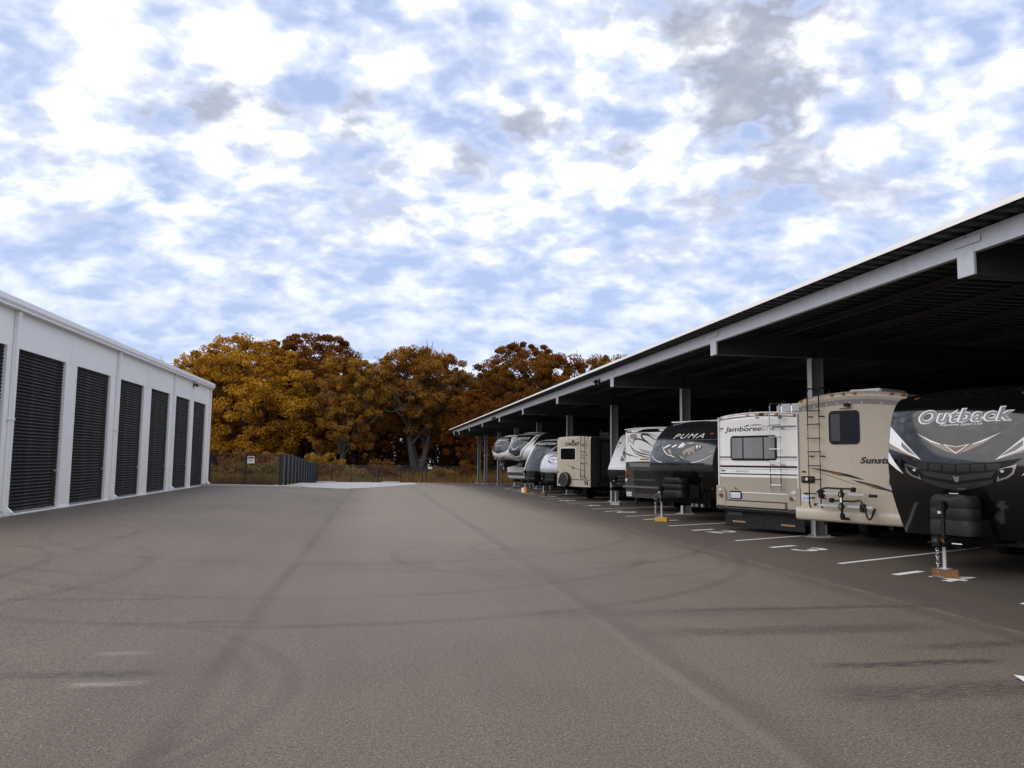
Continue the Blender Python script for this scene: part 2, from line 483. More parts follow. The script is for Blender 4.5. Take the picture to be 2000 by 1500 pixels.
# ------------------------------------------------------------------ mesh helpers
class MB:
    def __init__(s):
        s.v = []
        s.f = []

    def quad(s, a, b, c, d):
        i = len(s.v)
        s.v += [a, b, c, d]
        s.f.append((i, i + 1, i + 2, i + 3))
        return s

    def poly(s, pts):
        i = len(s.v)
        s.v += list(pts)
        s.f.append(tuple(range(i, i + len(pts))))
        return s

    def box(s, x0, x1, y0, y1, z0, z1):
        i = len(s.v)
        s.v += [(x0, y0, z0), (x1, y0, z0), (x1, y1, z0), (x0, y1, z0), (x0, y0, z1), (x1, y0, z1), (x1, y1, z1), (x0, y1, z1)]
        s.f += [tuple(i + k for k in q) for q in ((0, 3, 2, 1), (4, 5, 6, 7), (0, 1, 5, 4), (1, 2, 6, 5), (2, 3, 7, 6), (3, 0, 4, 7))]
        return s

    def prism(s, pts, vec):
        """closed polygon pts (3D list) swept by vec"""
        i = len(s.v)
        n = len(pts)
        s.v += [tuple(p) for p in pts] + [tuple(p[k] + vec[k] for k in range(3)) for p in pts]
        s.f.append(tuple(range(i + n - 1, i - 1, -1)))
        s.f.append(tuple(range(i + n, i + 2 * n)))
        for k in range(n):
            k2 = (k + 1) % n
            s.f.append((i + k, i + k2, i + n + k2, i + n + k))
        return s

    def tube(s, pts, r, n=8, caps=True, r1=None):
        pts = [Vector(p) for p in pts]
        m = len(pts)
        start = len(s.v)
        ref = None
        for k, p in enumerate(pts):
            d = (pts[min(k + 1, m - 1)] - pts[max(k - 1, 0)]).normalized()
            if ref is None:
                ref = Vector((0, 0, 1)) if abs(d.z) < .9 else Vector((1, 0, 0))
            a = d.cross(ref)
            if a.length < 1e-4:
                a = d.cross(Vector((0, 1, 0)))
            a.normalize()
            b = d.cross(a)
            ref = -b if False else ref
            rr = r if r1 is None else r + (r1 - r) * k / max(1, m - 1)
            for q in range(n):
                an = 2 * math.pi * q / n
                s.v.append(tuple(p + a * (rr * math.cos(an)) + b * (rr * math.sin(an))))
        for k in range(m - 1):
            for q in range(n):
                q2 = (q + 1) % n
                s.f.append((start + k * n + q, start + k * n + q2, start + (k + 1) * n + q2, start + (k + 1) * n + q))
        if caps:
            s.f.append(tuple(start + q for q in range(n)))
            s.f.append(tuple(start + (m - 1) * n + q for q in range(n - 1, -1, -1)))
        return s

    def ring(s, c, axis, R, r, n=14, k=6):
        """torus"""
        c = Vector(c)
        ax = Vector(axis).normalized()
        u = ax.cross(Vector((0, 0, 1)) if abs(ax.z) < .9 else Vector((1, 0, 0))).normalized()
        w = ax.cross(u)
        st = len(s.v)
        for i in range(n):
            a = 2 * math.pi * i / n
            e = u * math.cos(a) + w * math.sin(a)
            for j in range(k):
                b = 2 * math.pi * j / k
                s.v.append(tuple(c + e * (R + r * math.cos(b)) + ax * (r * math.sin(b))))
        for i in range(n):
            for j in range(k):
                i2, j2 = (i + 1) % n, (j + 1) % k
                s.f.append((st + i * k + j, st + i2 * k + j, st + i2 * k + j2, st + i * k + j2))
        return s

    def lathe(s, c, axis, prof, n=20):
        """prof: list of (radius, height along axis)"""
        c = Vector(c)
        ax = Vector(axis).normalized()
        u = ax.cross(Vector((0, 0, 1)) if abs(ax.z) < .9 else Vector((1, 0, 0))).normalized()
        w = ax.cross(u)
        st = len(s.v)
        for rr, h in prof:
            for i in range(n):
                a = 2 * math.pi * i / n
                s.v.append(tuple(c + ax * h + (u * math.cos(a) + w * math.sin(a)) * rr))
        for k in range(len(prof) - 1):
            for i in range(n):
                i2 = (i + 1) % n
                s.f.append((st + k * n + i, st + k * n + i2, st + (k + 1) * n + i2, st + (k + 1) * n + i))
        s.f.append(tuple(st + i for i in range(n - 1, -1, -1)))
        s.f.append(tuple(st + (len(prof) - 1) * n + i for i in range(n)))
        return s

    def mesh(s, name, mat, smooth=False, sharp=40):
        me = bpy.data.meshes.new(name)
        me.from_pydata([tuple(v) for v in s.v], [], s.f)
        me.update()
        if mat:
            me.materials.append(mat)
        if smooth:
            bm = bmesh.new()
            bm.from_mesh(me)
            bmesh.ops.remove_doubles(bm, verts=bm.verts, dist=1e-5)
            bmesh.ops.recalc_face_normals(bm, faces=bm.faces)
            for f in bm.faces:
                f.smooth = True
            for e in bm.edges:
                if len(e.link_faces) == 2 and e.calc_face_angle(0) > rad(sharp):
                    e.smooth = False
            bm.to_mesh(me)
            bm.free()
        else:
            bm = bmesh.new()
            bm.from_mesh(me)
            bmesh.ops.recalc_face_normals(bm, faces=bm.faces)
            bm.to_mesh(me)
            bm.free()
        return me

    def build(s, name, mat, parent=None, smooth=False, bevel=0.0, sharp=40):
        me = s.mesh(name, mat, smooth, sharp)
        if bevel:
            bm = bmesh.new()
            bm.from_mesh(me)
            bmesh.ops.remove_doubles(bm, verts=bm.verts, dist=1e-5)
            es = [e for e in bm.edges if len(e.link_faces) == 2 and e.calc_face_angle(0) > rad(30)]
            bmesh.ops.bevel(bm, geom=es, offset=bevel, segments=2, affect='EDGES', clamp_overlap=True)
            for f in bm.faces:
                f.smooth = True
            for e in bm.edges:
                if len(e.link_faces) == 2 and e.calc_face_angle(0) > rad(60):
                    e.smooth = False
            bm.to_mesh(me)
            bm.free()
        return link(name, me, parent)


def link(name, me, parent=None):
    o = bpy.data.objects.new(name, me)
    COL.objects.link(o)
    if parent is not None:
        o.parent = parent
    return o


def tag(o, label, cat, group=None):
    o['label'] = label
    o['category'] = cat
    if group:
        o['group'] = group
    return o


def thing(name, label, cat, loc=(0, 0, 0), rz=0.0, group=None):
    o = bpy.data.objects.new(name, None)
    COL.objects.link(o)
    o.location = loc
    o.rotation_euler = (0, 0, rz)
    o.empty_display_size = .2
    return tag(o, label, cat, group)


def struct(o, kind='structure'):
    o['kind'] = kind
    return o


def ss(a, b, x):
    t = min(1.0, max(0.0, (x - a) / (b - a)))
    return t * t * (3 - 2 * t)


# storage building stands in a frame turned by under a degree from the canopy's
RB, UB, FB = axes(rad(9.130), rad(5.420), rad(0.7))
QA = Matrix((R_, U_, F_))
QB = Matrix((RB, UB, FB))
M3 = QA.transposed() @ QB
MB_W = Matrix.Translation((0, 0, CAM_H)) @ M3.to_4x4() @ Matrix.Translation((0, 0, -CAM_H))
NB = M3 @ Vector((0, 0, 1))


def z_left(x, y):
    # plane through (0,0,0)_B
    p0 = MB_W @ Vector((0, 0, 0))
    return p0.z - (NB.x * (x - p0.x) + NB.y * (y - p0.y)) / NB.z


def gz(x, y):
    zl = z_left(x, min(y, 60)) * (1 - ss(48, 80, y)) * ss(0, 6, y)
    z = zl * ss(-1.5, -6, x) if x < -1.5 else 0.0
    z = zl * (1 - ss(-6, -1.5, x))
    return z - .48 * ss(50, 84, y) + .75 * ss(88, 118, y)


def Bp(x, y, z=0.0):
    return MB_W @ Vector((x, y, z))


# ------------------------------------------------------------------ ground
def sheet(name, xs, ys, dz, mat, keep=None):
    mb = MB()
    idx = {}
    for i, x in enumerate(xs):
        for j, y in enumerate(ys):
            idx[i, j] = len(mb.v)
            mb.v.append((x, y, gz(x, y) + dz))
    for i in range(len(xs) - 1):
        for j in range(len(ys) - 1):
            if keep and not keep((xs[i] + xs[i + 1]) / 2, (ys[j] + ys[j + 1]) / 2):
                continue
            mb.f.append((idx[i, j], idx[i + 1, j], idx[i + 1, j + 1], idx[i, j + 1]))
    return mb.build(name, mat, None, smooth=True)


def frange(a, b, st):
    n = int(round((b - a) / st))
    return [a + (b - a) * i / n for i in range(n + 1)]


tx = [-900, -500, -260, -140, -80, -50, -36, -26] + frange(-20, 24, 2) + [30, 40, 60, 100, 180, 320, 600, 1000]
ty = [-600, -250, -90, -40, -24] + frange(-16, 130, 2) + [140, 160, 200, 280, 420, 700, 1400]
struct(sheet('ground', tx, ty, -.06, FIELD))


def on_lot(x, y):
    if y > 83:
        return False
    if x < -4.6 and y > 47.0:
        return False
    return True


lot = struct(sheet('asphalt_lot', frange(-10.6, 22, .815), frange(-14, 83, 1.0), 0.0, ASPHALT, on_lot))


def flat_poly(name, pts, dz, mat, parent=None, step=1.0):
    """polygon laid on the ground sheet, cut so that it follows the ground"""
    bm = bmesh.new()
    f = bm.faces.new([bm.verts.new((x, y, 0)) for x, y in pts])
    xs = [p[0] for p in pts]
    ys = [p[1] for p in pts]
    for ax, lo, hi in ((0, min(xs), max(xs)), (1, min(ys), max(ys))):
        k = math.ceil(lo / step)
        while k * step < hi:
            co = [0, 0, 0]
            no = [0, 0, 0]
            co[ax] = k * step
            no[ax] = 1
            bmesh.ops.bisect_plane(bm, geom=bm.verts[:] + bm.edges[:] + bm.faces[:], plane_co=co, plane_no=no)
            k += 1
    for v in bm.verts:
        v.co.z = gz(v.co.x, v.co.y) + dz
    bmesh.ops.recalc_face_normals(bm, faces=bm.faces)
    for fc in bm.faces:
        if fc.normal.z < 0:
            fc.normal_flip()
    me = bpy.data.meshes.new(name)
    bm.to_mesh(me)
    bm.free()
    me.materials.append(mat)
    return link(name, me, parent)


struct(flat_poly('gravel_pad', [(-4.9, 47.6), (-3.2, 48.6), (-1.6, 49.0), (-.2, 51.2), (1.2, 55), (2.8, 63), (3.9, 72), (4.2, 81.2), (-5.3, 81.4), (-5.2, 66), (-5.0, 55)], .014, GRAVEL))
# concrete gutter strip and kerb at the end of the lot, left
kb = MB()
a, b_ = Bp(-10.0, 46.55), Bp(-4.5, 46.7)
dirv = (b_ - a).normalized()
nrm = Vector((-dirv.y, dirv.x, 0))
pts = [a, b_, b_ + nrm * .55, a + nrm * .55]
kb.prism([(p.x, p.y, gz(p.x, p.y) - .05) for p in pts], (0, 0, .17))
struct(kb.build('concrete_kerb', CONCRETE, None, bevel=.015))
kb2 = MB()
for (x0, y0, x1, y1, w) in ((-5.3, 78.5, -3.6, 79.6, .35), (.9, 80.2, 2.6, 80.4, .3)):
    d = Vector((x1 - x0, y1 - y0, 0)).normalized()
    n2 = Vector((-d.y, d.x, 0)) * w
    kb2.prism([(x0, y0, gz(x0, y0) - .02), (x1, y1, gz(x1, y1) - .02), (x1 + n2.x, y1 + n2.y, gz(x1, y1) - .02), (x0 + n2.x, y0 + n2.y, gz(x0, y0) - .02)], (0, 0, .16))
    o = kb2.build('concrete_edging', CONCRETE, None, bevel=.02)
    struct(o)
    kb2 = MB()

ANG = 64
DV = Vector((math.sin(rad(ANG)), math.cos(rad(ANG)), 0))
RV = Vector((math.cos(rad(ANG)), -math.sin(rad(ANG)), 0))
STALL_Y = [8.95, 12.98, 17.05, 21.2, 25.05, 29.02, 33.05, 37.2, 41.3, 45.35, 49.4, 53.5]
LX = 8.1
for k, y0 in enumerate(STALL_Y):
    p0 = Vector((LX, y0, 0))
    p1 = p0 + DV * 4.6
    w = RV * .05
    flat_poly('stall_line', [(q.x, q.y) for q in (p0 - w, p1 - w, p1 + w, p0 + w)], .005, PAINT, lot, 2.0)


# ------------------------------------------------------------------ lettering
def glyphs(body, height, shear=0.0, bold=0.0, spacing=1.0):
    cu = bpy.data.curves.new('lettering', 'FONT')
    cu.body = body
    cu.size = height / .70
    cu.shear = shear
    cu.offset = bold
    cu.space_character = spacing
    cu.resolution_u = 3
    o = bpy.data.objects.new('lettering', cu)
    COL.objects.link(o)
    dg = bpy.context.evaluated_depsgraph_get()
    me = bpy.data.meshes.new_from_object(o.evaluated_get(dg))
    bpy.data.objects.remove(o)
    return me


def text_bm(body, height, shear=0.0, bold=0.0, spacing=1.0, width=None, layers=None):
    """flat lettering as a bmesh in (x, z): starts at x=0, baseline z=0, cap height about `height`;
    heavy letters are filled one by one so that neighbours may overlap"""
    bm = bmesh.new()
    if bold > .003 and len(body) > 1:
        xm = lambda m: max(v.co.x for v in m.vertices)
        for i, ch in enumerate(body):
            if ch == ' ':
                continue
            off = xm(glyphs(body[:i + 1], height, shear, 0, spacing)) - xm(glyphs(ch, height, shear, 0, spacing))
            me = glyphs(ch, height, shear, bold, spacing)
            n0 = len(bm.verts)
            bm.from_mesh(me)
            bm.verts.ensure_lookup_table()
            for v in bm.verts[n0:]:
                v.co.x += off
            if layers is not None:
                layers.append((n0, len(bm.verts)))
    else:
        bm.from_mesh(glyphs(body, height, shear, bold, spacing))
    xs = [v.co.x for v in bm.verts]
    lo, hi = min(xs), max(xs)
    k = 1.0 if width is None else width / (hi - lo)
    for v in bm.verts:
        v.co = Vector(((v.co.x - lo) * k, 0, v.co.y))
    return bm


def cut_grid(bm, step):
    for ax in (0, 2):
        vals = [v.co[ax] for v in bm.verts]
        lo, hi = min(vals), max(vals)
        k = math.ceil(lo / step)
        while k * step < hi:
            co = [0, 0, 0]
            no = [0, 0, 0]
            co[ax] = k * step
            no[ax] = 1
            bmesh.ops.bisect_plane(bm, geom=bm.verts[:] + bm.edges[:] + bm.faces[:], plane_co=co, plane_no=no)
            k += 1


def drape(bm, S, off, t, step=.09):
    """lay flat (x,z) faces on the face surface S; give them thickness t"""
    if step:
        cut_grid(bm, step)
    bmesh.ops.triangulate(bm, faces=[f for f in bm.faces if len(f.verts) > 4])
    for f in bm.faces:
        f.normal_update()
        if f.normal.y > 0:
            f.normal_flip()
    if t > 0:
        orig = list(bm.faces)
        be = [e for e in bm.edges if len(e.link_faces) == 1]
        back = {}
        for e in be:
            for v in e.verts:
                if v not in back:
                    back[v] = bm.verts.new(v.co)
        front = {v for f in orig for v in f.verts}
        for e in be:
            a, b = e.verts
            bm.faces.new((a, b, back[b], back[a]))
        for v in front:
            v.co.y = S(v.co.x, v.co.z) - off - t
        for v in back.values():
            v.co.y = S(v.co.x, v.co.z) - off + .004
        bmesh.ops.recalc_face_normals(bm, faces=bm.faces)
        # open at the back: make sure the front looks out
        f = orig[0]
        if f.normal.y > 0:
            bmesh.ops.reverse_faces(bm, faces=bm.faces)
    else:
        for v in bm.verts:
            v.co.y = S(v.co.x, v.co.z) - off
    return bm


def fin(bm, name, mat, parent, smooth=False):
    me = bpy.data.meshes.new(name)
    if smooth:
        for f in bm.faces:
            f.smooth = True
        for e in bm.edges:
            if len(e.link_faces) == 2 and e.calc_face_angle(0) > rad(40):
                e.smooth = False
    bm.to_mesh(me)
    bm.free()
    me.materials.append(mat)
    return link(name, me, parent)


FLAT = lambda x, z: 0.0


def panel(root, name, S, pts, mat, t=.003, off=0.0, step=.1):
    """a polygon (x,z) applied to a face"""
    bm = bmesh.new()
    bm.faces.new([bm.verts.new((x, 0, z)) for x, z in pts])
    return fin(drape(bm, S, off, t, step), name, mat, root, True)


def rrect(x0, x1, z0, z1, r, n=4):
    out = []
    for cx, cz, a0 in ((x1 - r, z1 - r, 0), (x0 + r, z1 - r, 90), (x0 + r, z0 + r, 180), (x1 - r, z0 + r, 270)):
        for k in range(n + 1):
            a = rad(a0 + 90 * k / n)
            out.append((cx + r * math.cos(a), cz + r * math.sin(a)))
    return out


def disc(cx, cz, r, n=14, rz=None):
    rz = rz or r
    return [(cx + r * math.cos(2 * math.pi * k / n), cz + rz * math.sin(2 * math.pi * k / n)) for k in range(n)]


def ribbon(pts, w0, w1=None, wm=None):
    """tapering band along a polyline in (x,z)"""
    n = len(pts)
    L, Rr = [], []
    for i, p in enumerate(pts):
        a, b = pts[max(0, i - 1)], pts[min(n - 1, i + 1)]
        d = Vector((b[0] - a[0], b[1] - a[1])).normalized()
        t = i / (n - 1)
        if wm is None:
            w = w0 + ((w1 if w1 is not None else w0) - w0) * t
        else:
            w = (w0 + (wm - w0) * t * 2) if t < .5 else (wm + ((w1 or 0) - wm) * (t * 2 - 1))
        w = max(w, .002)
        L.append((p[0] - d.y * w / 2, p[1] + d.x * w / 2))
        Rr.append((p[0] + d.y * w / 2, p[1] - d.x * w / 2))
    return L + Rr[::-1]


def smooth_path(pts, n=6):
    """Catmull-Rom"""
    out = []
    P = [pts[0]] + list(pts) + [pts[-1]]
    for i in range(1, len(P) - 2):
        for k in range(n):
            t = k / n
            out.append(tuple(.5 * (2 * P[i][d] + (P[i + 1][d] - P[i - 1][d]) * t + (2 * P[i - 1][d] - 5 * P[i][d] + 4 * P[i + 1][d] - P[i + 2][d]) * t * t
                                   + (3 * P[i][d] - P[i - 1][d] - 3 * P[i + 1][d] + P[i + 2][d]) * t ** 3) for d in range(len(pts[0]))))
    out.append(tuple(pts[-1]))
    return out


def stripe(root, name, S, pts, mat, w0, w1=None, wm=None, off=0.0, t=.003):
    p = smooth_path(pts, 5)
    poly = ribbon(p, w0, w1, wm)
    n = len(p)
    bm = bmesh.new()
    vs_ = [bm.verts.new((x, 0, z)) for x, z in poly]
    for i in range(n - 1):
        bm.faces.new((vs_[i], vs_[i + 1], vs_[2 * n - 2 - i], vs_[2 * n - 1 - i]))
    return fin(drape(bm, S, off, t, None), name, mat, root, True)


def lettering(root, name, S, body, x, z, height, mat, width=None, shear=0.0, bold=0.0, spacing=1.0, off=0.0, t=.003, rise=0.0, step=.12):
    ly = []
    bm = text_bm(body, height, shear, bold, spacing, width, ly)
    for v in bm.verts:
        v.co.z += z + rise * v.co.x
        v.co.x += x
    if not ly:
        return fin(drape(bm, S, off, t, step), name, mat, root)
    # heavy overlapping letters: each a hair in front of its neighbour
    bm.verts.ensure_lookup_table()
    out = bmesh.new()
    for k, (a, b) in enumerate(ly):
        part = bmesh.new()
        keep = set(bm.verts[a:b])
        mp = {v: part.verts.new(v.co) for v in keep}
        for f in bm.faces:
            if f.verts[0] in keep:
                part.faces.new([mp[v] for v in f.verts])
        drape(part, S, off + .0006 * (k % 2), t, step)
        me = bpy.data.meshes.new('glyph')
        part.to_mesh(me)
        part.free()
        out.from_mesh(me)
        bpy.data.meshes.remove(me)
    bm.free()
    return fin(out, name, mat, root)


def outlined(root, S, body, x, z, height, width, shear, spacing, bold_out, bold_in, m_out, m_in, rise=0.0):
    """lettering with a contrasting outline: the same word twice, the inner one thinner and in front"""
    span = []
    for bd in (bold_out, bold_in):
        bm = text_bm(body, height, shear, bd, spacing)
        span.append(max(v.co.x for v in bm.verts))
        bm.free()
    k = width / span[0]
    lettering(root, 'lettering', S, body, x, z, height, m_out, width, shear, bold_out, spacing, 0, .003, rise)
    lettering(root, 'lettering', S, body, x + (span[0] - span[1]) * k / 2, z, height, m_in, span[1] * k, shear, bold_in, spacing, .004, .003, rise)


# painted stall numbers, read from the aisle
for k in range(11):
    num = str(14 - k)
    yc = (STALL_Y[k] + STALL_Y[k + 1]) / 2
    bm = text_bm(num, .82, 0, .012, 1.15)
    wd = max(v.co.x for v in bm.verts)
    org = Vector((8.38, yc + .22, 0))
    for v in bm.verts:
        q = org + RV * (v.co.x - wd / 2) + DV * v.co.z
        v.co = Vector((q.x, q.y, gz(q.x, q.y) + .006))
    bmesh.ops.recalc_face_normals(bm, faces=bm.faces)
    for f in bm.faces:
        if f.normal.z < 0:
            f.normal_flip()
    fin(bm, 'stall_number', PAINT, lot)


# ------------------------------------------------------------------ storage building
sb = thing('storage_building', 'long white steel storage building with tall dark roll-up doors and white gutter', 'building')
sb.matrix_world = MB_W
WX = -10.0
DOORS = [(19.45, 22.92), (23.62, 26.93), (27.87, 31.12), (32.28, 35.30), (36.38, 39.42), (40.58, 43.42), (44.22, 47.18)]
DH = 4.58
ENDY = 48.15
WT = 5.60
REC = .085
# header panels between the joints in the cladding
joints = [19.0, 23.28, 27.35, 31.80, 35.80, 40.05, 43.80, ENDY]
for a, b_ in zip(joints[:-1], joints[1:]):
    MB().box(WX - .10, WX, a + .006, b_ - .006, DH, WT).build('header_panel', WHITE_WALL, sb, bevel=.004)
piers = [(DOORS[i][1], DOORS[i + 1][0]) for i in range(6)] + [(DOORS[6][1], ENDY)]
for a, b_ in piers:
    MB().box(WX - REC - .06, WX - .002, a, b_, 0.0, DH - .002).build('pier', WHITE_WALL, sb, bevel=.004)
# ribbed slats, one mesh shared by all of them
NSL = 46
sh = (DH - .10) / NSL
sp = []
for k in range(6):
    t_ = k / 5
    sp.append((.030 * math.sin(math.pi * min(1, t_ * 1.25)) if t_ < .8 else -.006, t_ * sh))
slm = MB()
for k in range(5):
    (d0, z0), (d1, z1) = sp[k], sp[k + 1]
    slm.quad((d0, 0, z0), (d0, 1, z0), (d1, 1, z1), (d1, 0, z1))
slm.quad((-.012, 0, 0), (-.012, 1, 0), (0, 1, 0), (0, 0, 0))
slat_me = slm.mesh('slat', DOOR_BLACK)
bar_me = None
for i, (a, b_) in enumerate(DOORS):
    door = MB().box(WX - REC - .05, WX - REC - .012, a - .05, b_ + .05, .02, DH + .03).build('roll_up_door', DOOR_BLACK, sb)
    door['label'] = 'dark ribbed roll-up door'
    if i < 6 and i >= 0 and i != 0 or i == 0:
        pass
    if i == 6:
        mb = MB()
        for k in range(NSL):
            for q in range(5):
                (d0, z0), (d1, z1) = sp[q], sp[q + 1]
                zz = .10 + k * sh
                mb.quad((WX - REC + d0, a, zz + z0), (WX - REC + d0, b_, zz + z0), (WX - REC + d1, b_, zz + z1), (WX - REC + d1, a, zz + z1))
        o = mb.build('slat_curtain', DOOR_BLACK, door)
        o['kind'] = 'stuff'
    else:
        for k in range(NSL):
            o = link('slat', slat_me, door)
            o.location = (WX - REC, a + .004, .10 + k * sh)
            o.scale = (1, b_ - a - .008, 1)
    MB().box(WX - REC - .01, WX - REC + .045, a + .01, b_ - .01, .022, .098).build('bottom_bar', ALU, door, bevel=.004)
    mb = MB().box(WX - REC + .03, WX - REC + .055, b_ - .32, b_ - .06, 1.16, 1.21)
    mb.lathe((WX - REC + .05, b_ - .13, 1.10), (1, 0, 0), [(.035, 0), (.035, .02), (.0, .021)], 10)
    mb.build('latch', ALU, door)
    MB().box(WX - REC + .0, WX + .07, a - .0, b_ + .0, -.03, .018).build('threshold', CONCRETE, sb, bevel=.004)
# pier trim strips (white channel at each opening edge)
for a, b_ in DOORS:
    MB().box(WX - REC - .01, WX + .012, b_ + .001, b_ + .07, .0, DH + .0).build('jamb_trim', WHITE_TRIM, sb)
    MB().box(WX - REC - .01, WX + .012, a - .07, a - .001, .0, DH + .0).build('jamb_trim', WHITE_TRIM, sb)
MB().box(WX + .001, WX + .045, 19.0, ENDY, -.02, .05).build('base_strip', WHITE_TRIM, sb, bevel=.004)
# gutter: moulded profile
gp = [(-.12, WT - .02), (.20, WT - .02), (.20, WT + .02), (.24, WT + .10), (.24, WT + .235), (.20, WT + .25), (.20, WT + .262), (-.12, WT + .262)]
g = MB().prism([(WX + x, 19.0, z) for x, z in gp], (0, ENDY + .12 - 19.0, 0)).build('gutter', WHITE_TRIM, sb)
MB().box(-22, WX - .07, 18.9, ENDY + .05, WT + .19, WT + .245).build('roof_sheet', WHITE_TRIM, sb)
for yj in (23.3, 31.82, 40.07, ENDY - .1):
    ds = MB().box(WX + .002, WX + .115, yj - .06, yj + .07, .25, WT - .02).build('downspout', WHITE_TRIM, sb, bevel=.012)
    MB().prism([(WX + .002, yj - .055, .26), (WX + .115, yj - .055, .26), (WX + .27, yj - .055, .12), (WX + .23, yj - .055, .03), (WX + .002, yj - .055, .17)], (0, .11, 0)).build('spout_elbow', WHITE_TRIM, ds, bevel=.008)
    MB().box(WX, WX + .13, yj - .09, yj + .10, 2.6, 2.64).build('strap', WHITE_TRIM, ds)
    MB().box(WX, WX + .13, yj - .09, yj + .10, WT - .14, WT - .08).build('strap', WHITE_TRIM, ds)
MB().box(-22, WX - .01, ENDY - .12, ENDY, 0, WT + .18).build('end_wall', WHITE_WALL, sb)
MB().box(-22, WX - .3, 18.9, 19.0, 0, WT + .18).build('end_wall', WHITE_WALL, sb)
MB().box(-22.1, -22, 18.9, ENDY, 0, WT + .18).build('back_wall', WHITE_WALL, sb)


def floodlight(loc, rz, label):
    t = thing('floodlight', label, 'floodlight', loc, rz, 'small black floodlights')
    MB().box(-.09, .09, -.02, .02, -.12, .10).build('mounting_plate', BLK_STEEL, t, bevel=.01)
    MB().tube([(0, -.02, 0), (0, -.10, -.02)], .03, 8).build('arm', BLK_STEEL, t)
    MB().prism([(-.13, -.10, .08), (-.13, -.24, -.02), (-.13, -.18, -.13), (-.13, -.08, -.05)], (.26, 0, 0)).build('lamp_head', BLK_PLASTIC, t, bevel=.012)
    MB().quad((-.11, -.235, -.035), (.11, -.235, -.035), (.11, -.185, -.125), (-.11, -.185, -.125)).build('lens', CLEAR_LENS, t)
    return t


p = Bp(WX + .02, 44.0, 5.42)
floodlight(p, rad(90), 'small black floodlight under the white gutter of the storage building')

# ------------------------------------------------------------------ canopy
cp = thing('canopy', 'long flat steel canopy on columns sheltering the parked trailers and motorhomes', 'canopy')
BY = [9.6 + 8.38 * k for k in range(-1, 9)] + [81.6]
PX = 8.05                  # face of the eave purlin
BZ0, BZ1 = 4.36, 4.79      # beam bottom, top
ZP0, ZP1 = 4.66, 4.94      # eave purlin
Y0C, Y1C = -2.0, 82.6
XB = 21.0


def ibeam_y(mb, x, z0, z1, w, y0, y1, tf=.014, tw=.012):
    mb.box(x - w / 2, x + w / 2, y0, y1, z0, z0 + tf)
    mb.box(x - w / 2, x + w / 2, y0, y1, z1 - tf, z1)
    mb.box(x - tw / 2, x + tw / 2, y0, y1, z0 + tf, z1 - tf)


for k, y in enumerate(BY):
    mb = MB()
    mb.box(PX + .03, XB - .4, y - .13, y + .13, BZ0 + .002, BZ0 + .018)
    mb.box(PX + .03, XB - .4, y - .13, y + .13, BZ1 - .016, BZ1)
    mb.box(PX + .03, XB - .4, y - .008, y + .008, BZ0 + .018, BZ1 - .016)
    for xs_ in (10.6, 10.9, 14.0, 17.35, 17.65):
        mb.box(xs_ - .005, xs_ + .005, y - .12, y + .12, BZ0 + .018, BZ1 - .016)
    bo = mb.build('beam', CANOPY_GREY, cp)
    MB().box(PX - .012, PX + .028, y - .16, y + .16, BZ0 - .01, BZ1 - .015).build('end_plate', GALV, bo, bevel=.003)
    # clip plate with bolts that ties purlin to beam
    c = MB().box(PX - .030, PX - .014, y - .30, y + .20, BZ1 - .012, BZ1 + .09)
    for q in (-.24, -.08, .04, .15):
        for zq in (BZ1 + .012, BZ1 + .065):
            c.lathe((PX - .030, y + q, zq), (-1, 0, 0), [(.012, 0), (.012, .008)], 6)
    c.build('purlin_clip', GALV, bo)
    for xc, cn in ((10.72, 'column'), (17.5, 'column')):
        zb = gz(xc, y)
        if k == 0 and xc > 12:
            continue
        m2 = MB()
        m2.box(xc - .155, xc - .139, y - .10, y + .10, zb + .02, BZ0)
        m2.box(xc + .139, xc + .155, y - .10, y + .10, zb + .02, BZ0)
        m2.box(xc - .139, xc + .139, y - .03, y + .03, zb + .02, BZ0)
        co = m2.build(cn, COLUMN_GREY, cp)
        m3 = MB().box(xc - .162, xc - .1555, y - .10, y + .10, zb + .03, BZ0 - .01)
        m3.build('column_flange', GALV, co)
        m4 = MB().box(xc - .22, xc + .22, y - .18, y + .18, zb, zb + .02)
        for sx in (-1, 1):
            for sy in (-1, 1):
                m4.lathe((xc + sx * .18, y + sy * .14, zb + .02), (0, 0, 1), [(.018, 0), (.018, .03)], 6)
        m4.build('base_plate', GALV, co)
        MB().lathe((xc, y, zb - .02), (0, 0, 1), [(.38, 0), (.38, .026), (.36, .028)], 20).build('concrete_footing', CONCRETE, cp)
# eave purlin: C-channel in bay lengths
for k, (a, b_) in enumerate(zip([Y0C] + BY[1:], BY[1:] + [Y1C])):
    if b_ - a < .2:
        continue
    mb = MB()
    mb.box(PX - .004, PX + .004, a + .01, b_ - .01, ZP0 + .0, ZP1)
    mb.box(PX + .004, PX + .085, a + .01, b_ - .01, ZP0, ZP0 + .008)
    mb.box(PX + .004, PX + .085, a + .01, b_ - .01, ZP1 - .008, ZP1)
    mb.build('eave_purlin', GALV, cp)
for j in range(8):
    x = 9.6 + j * 1.6
    mb = MB()
    mb.box(x - .004, x + .004, Y0C, Y1C, BZ1 + .002, ZP1 + .01)
    mb.box(x + .004, x + .07, Y0C, Y1C, ZP1 + .002, ZP1 + .01)
    mb.box(x - .07, x - .004, Y0C, Y1C, BZ1 + .002, BZ1 + .012)
    mb.build('purlin', CANOPY_GREY, cp)
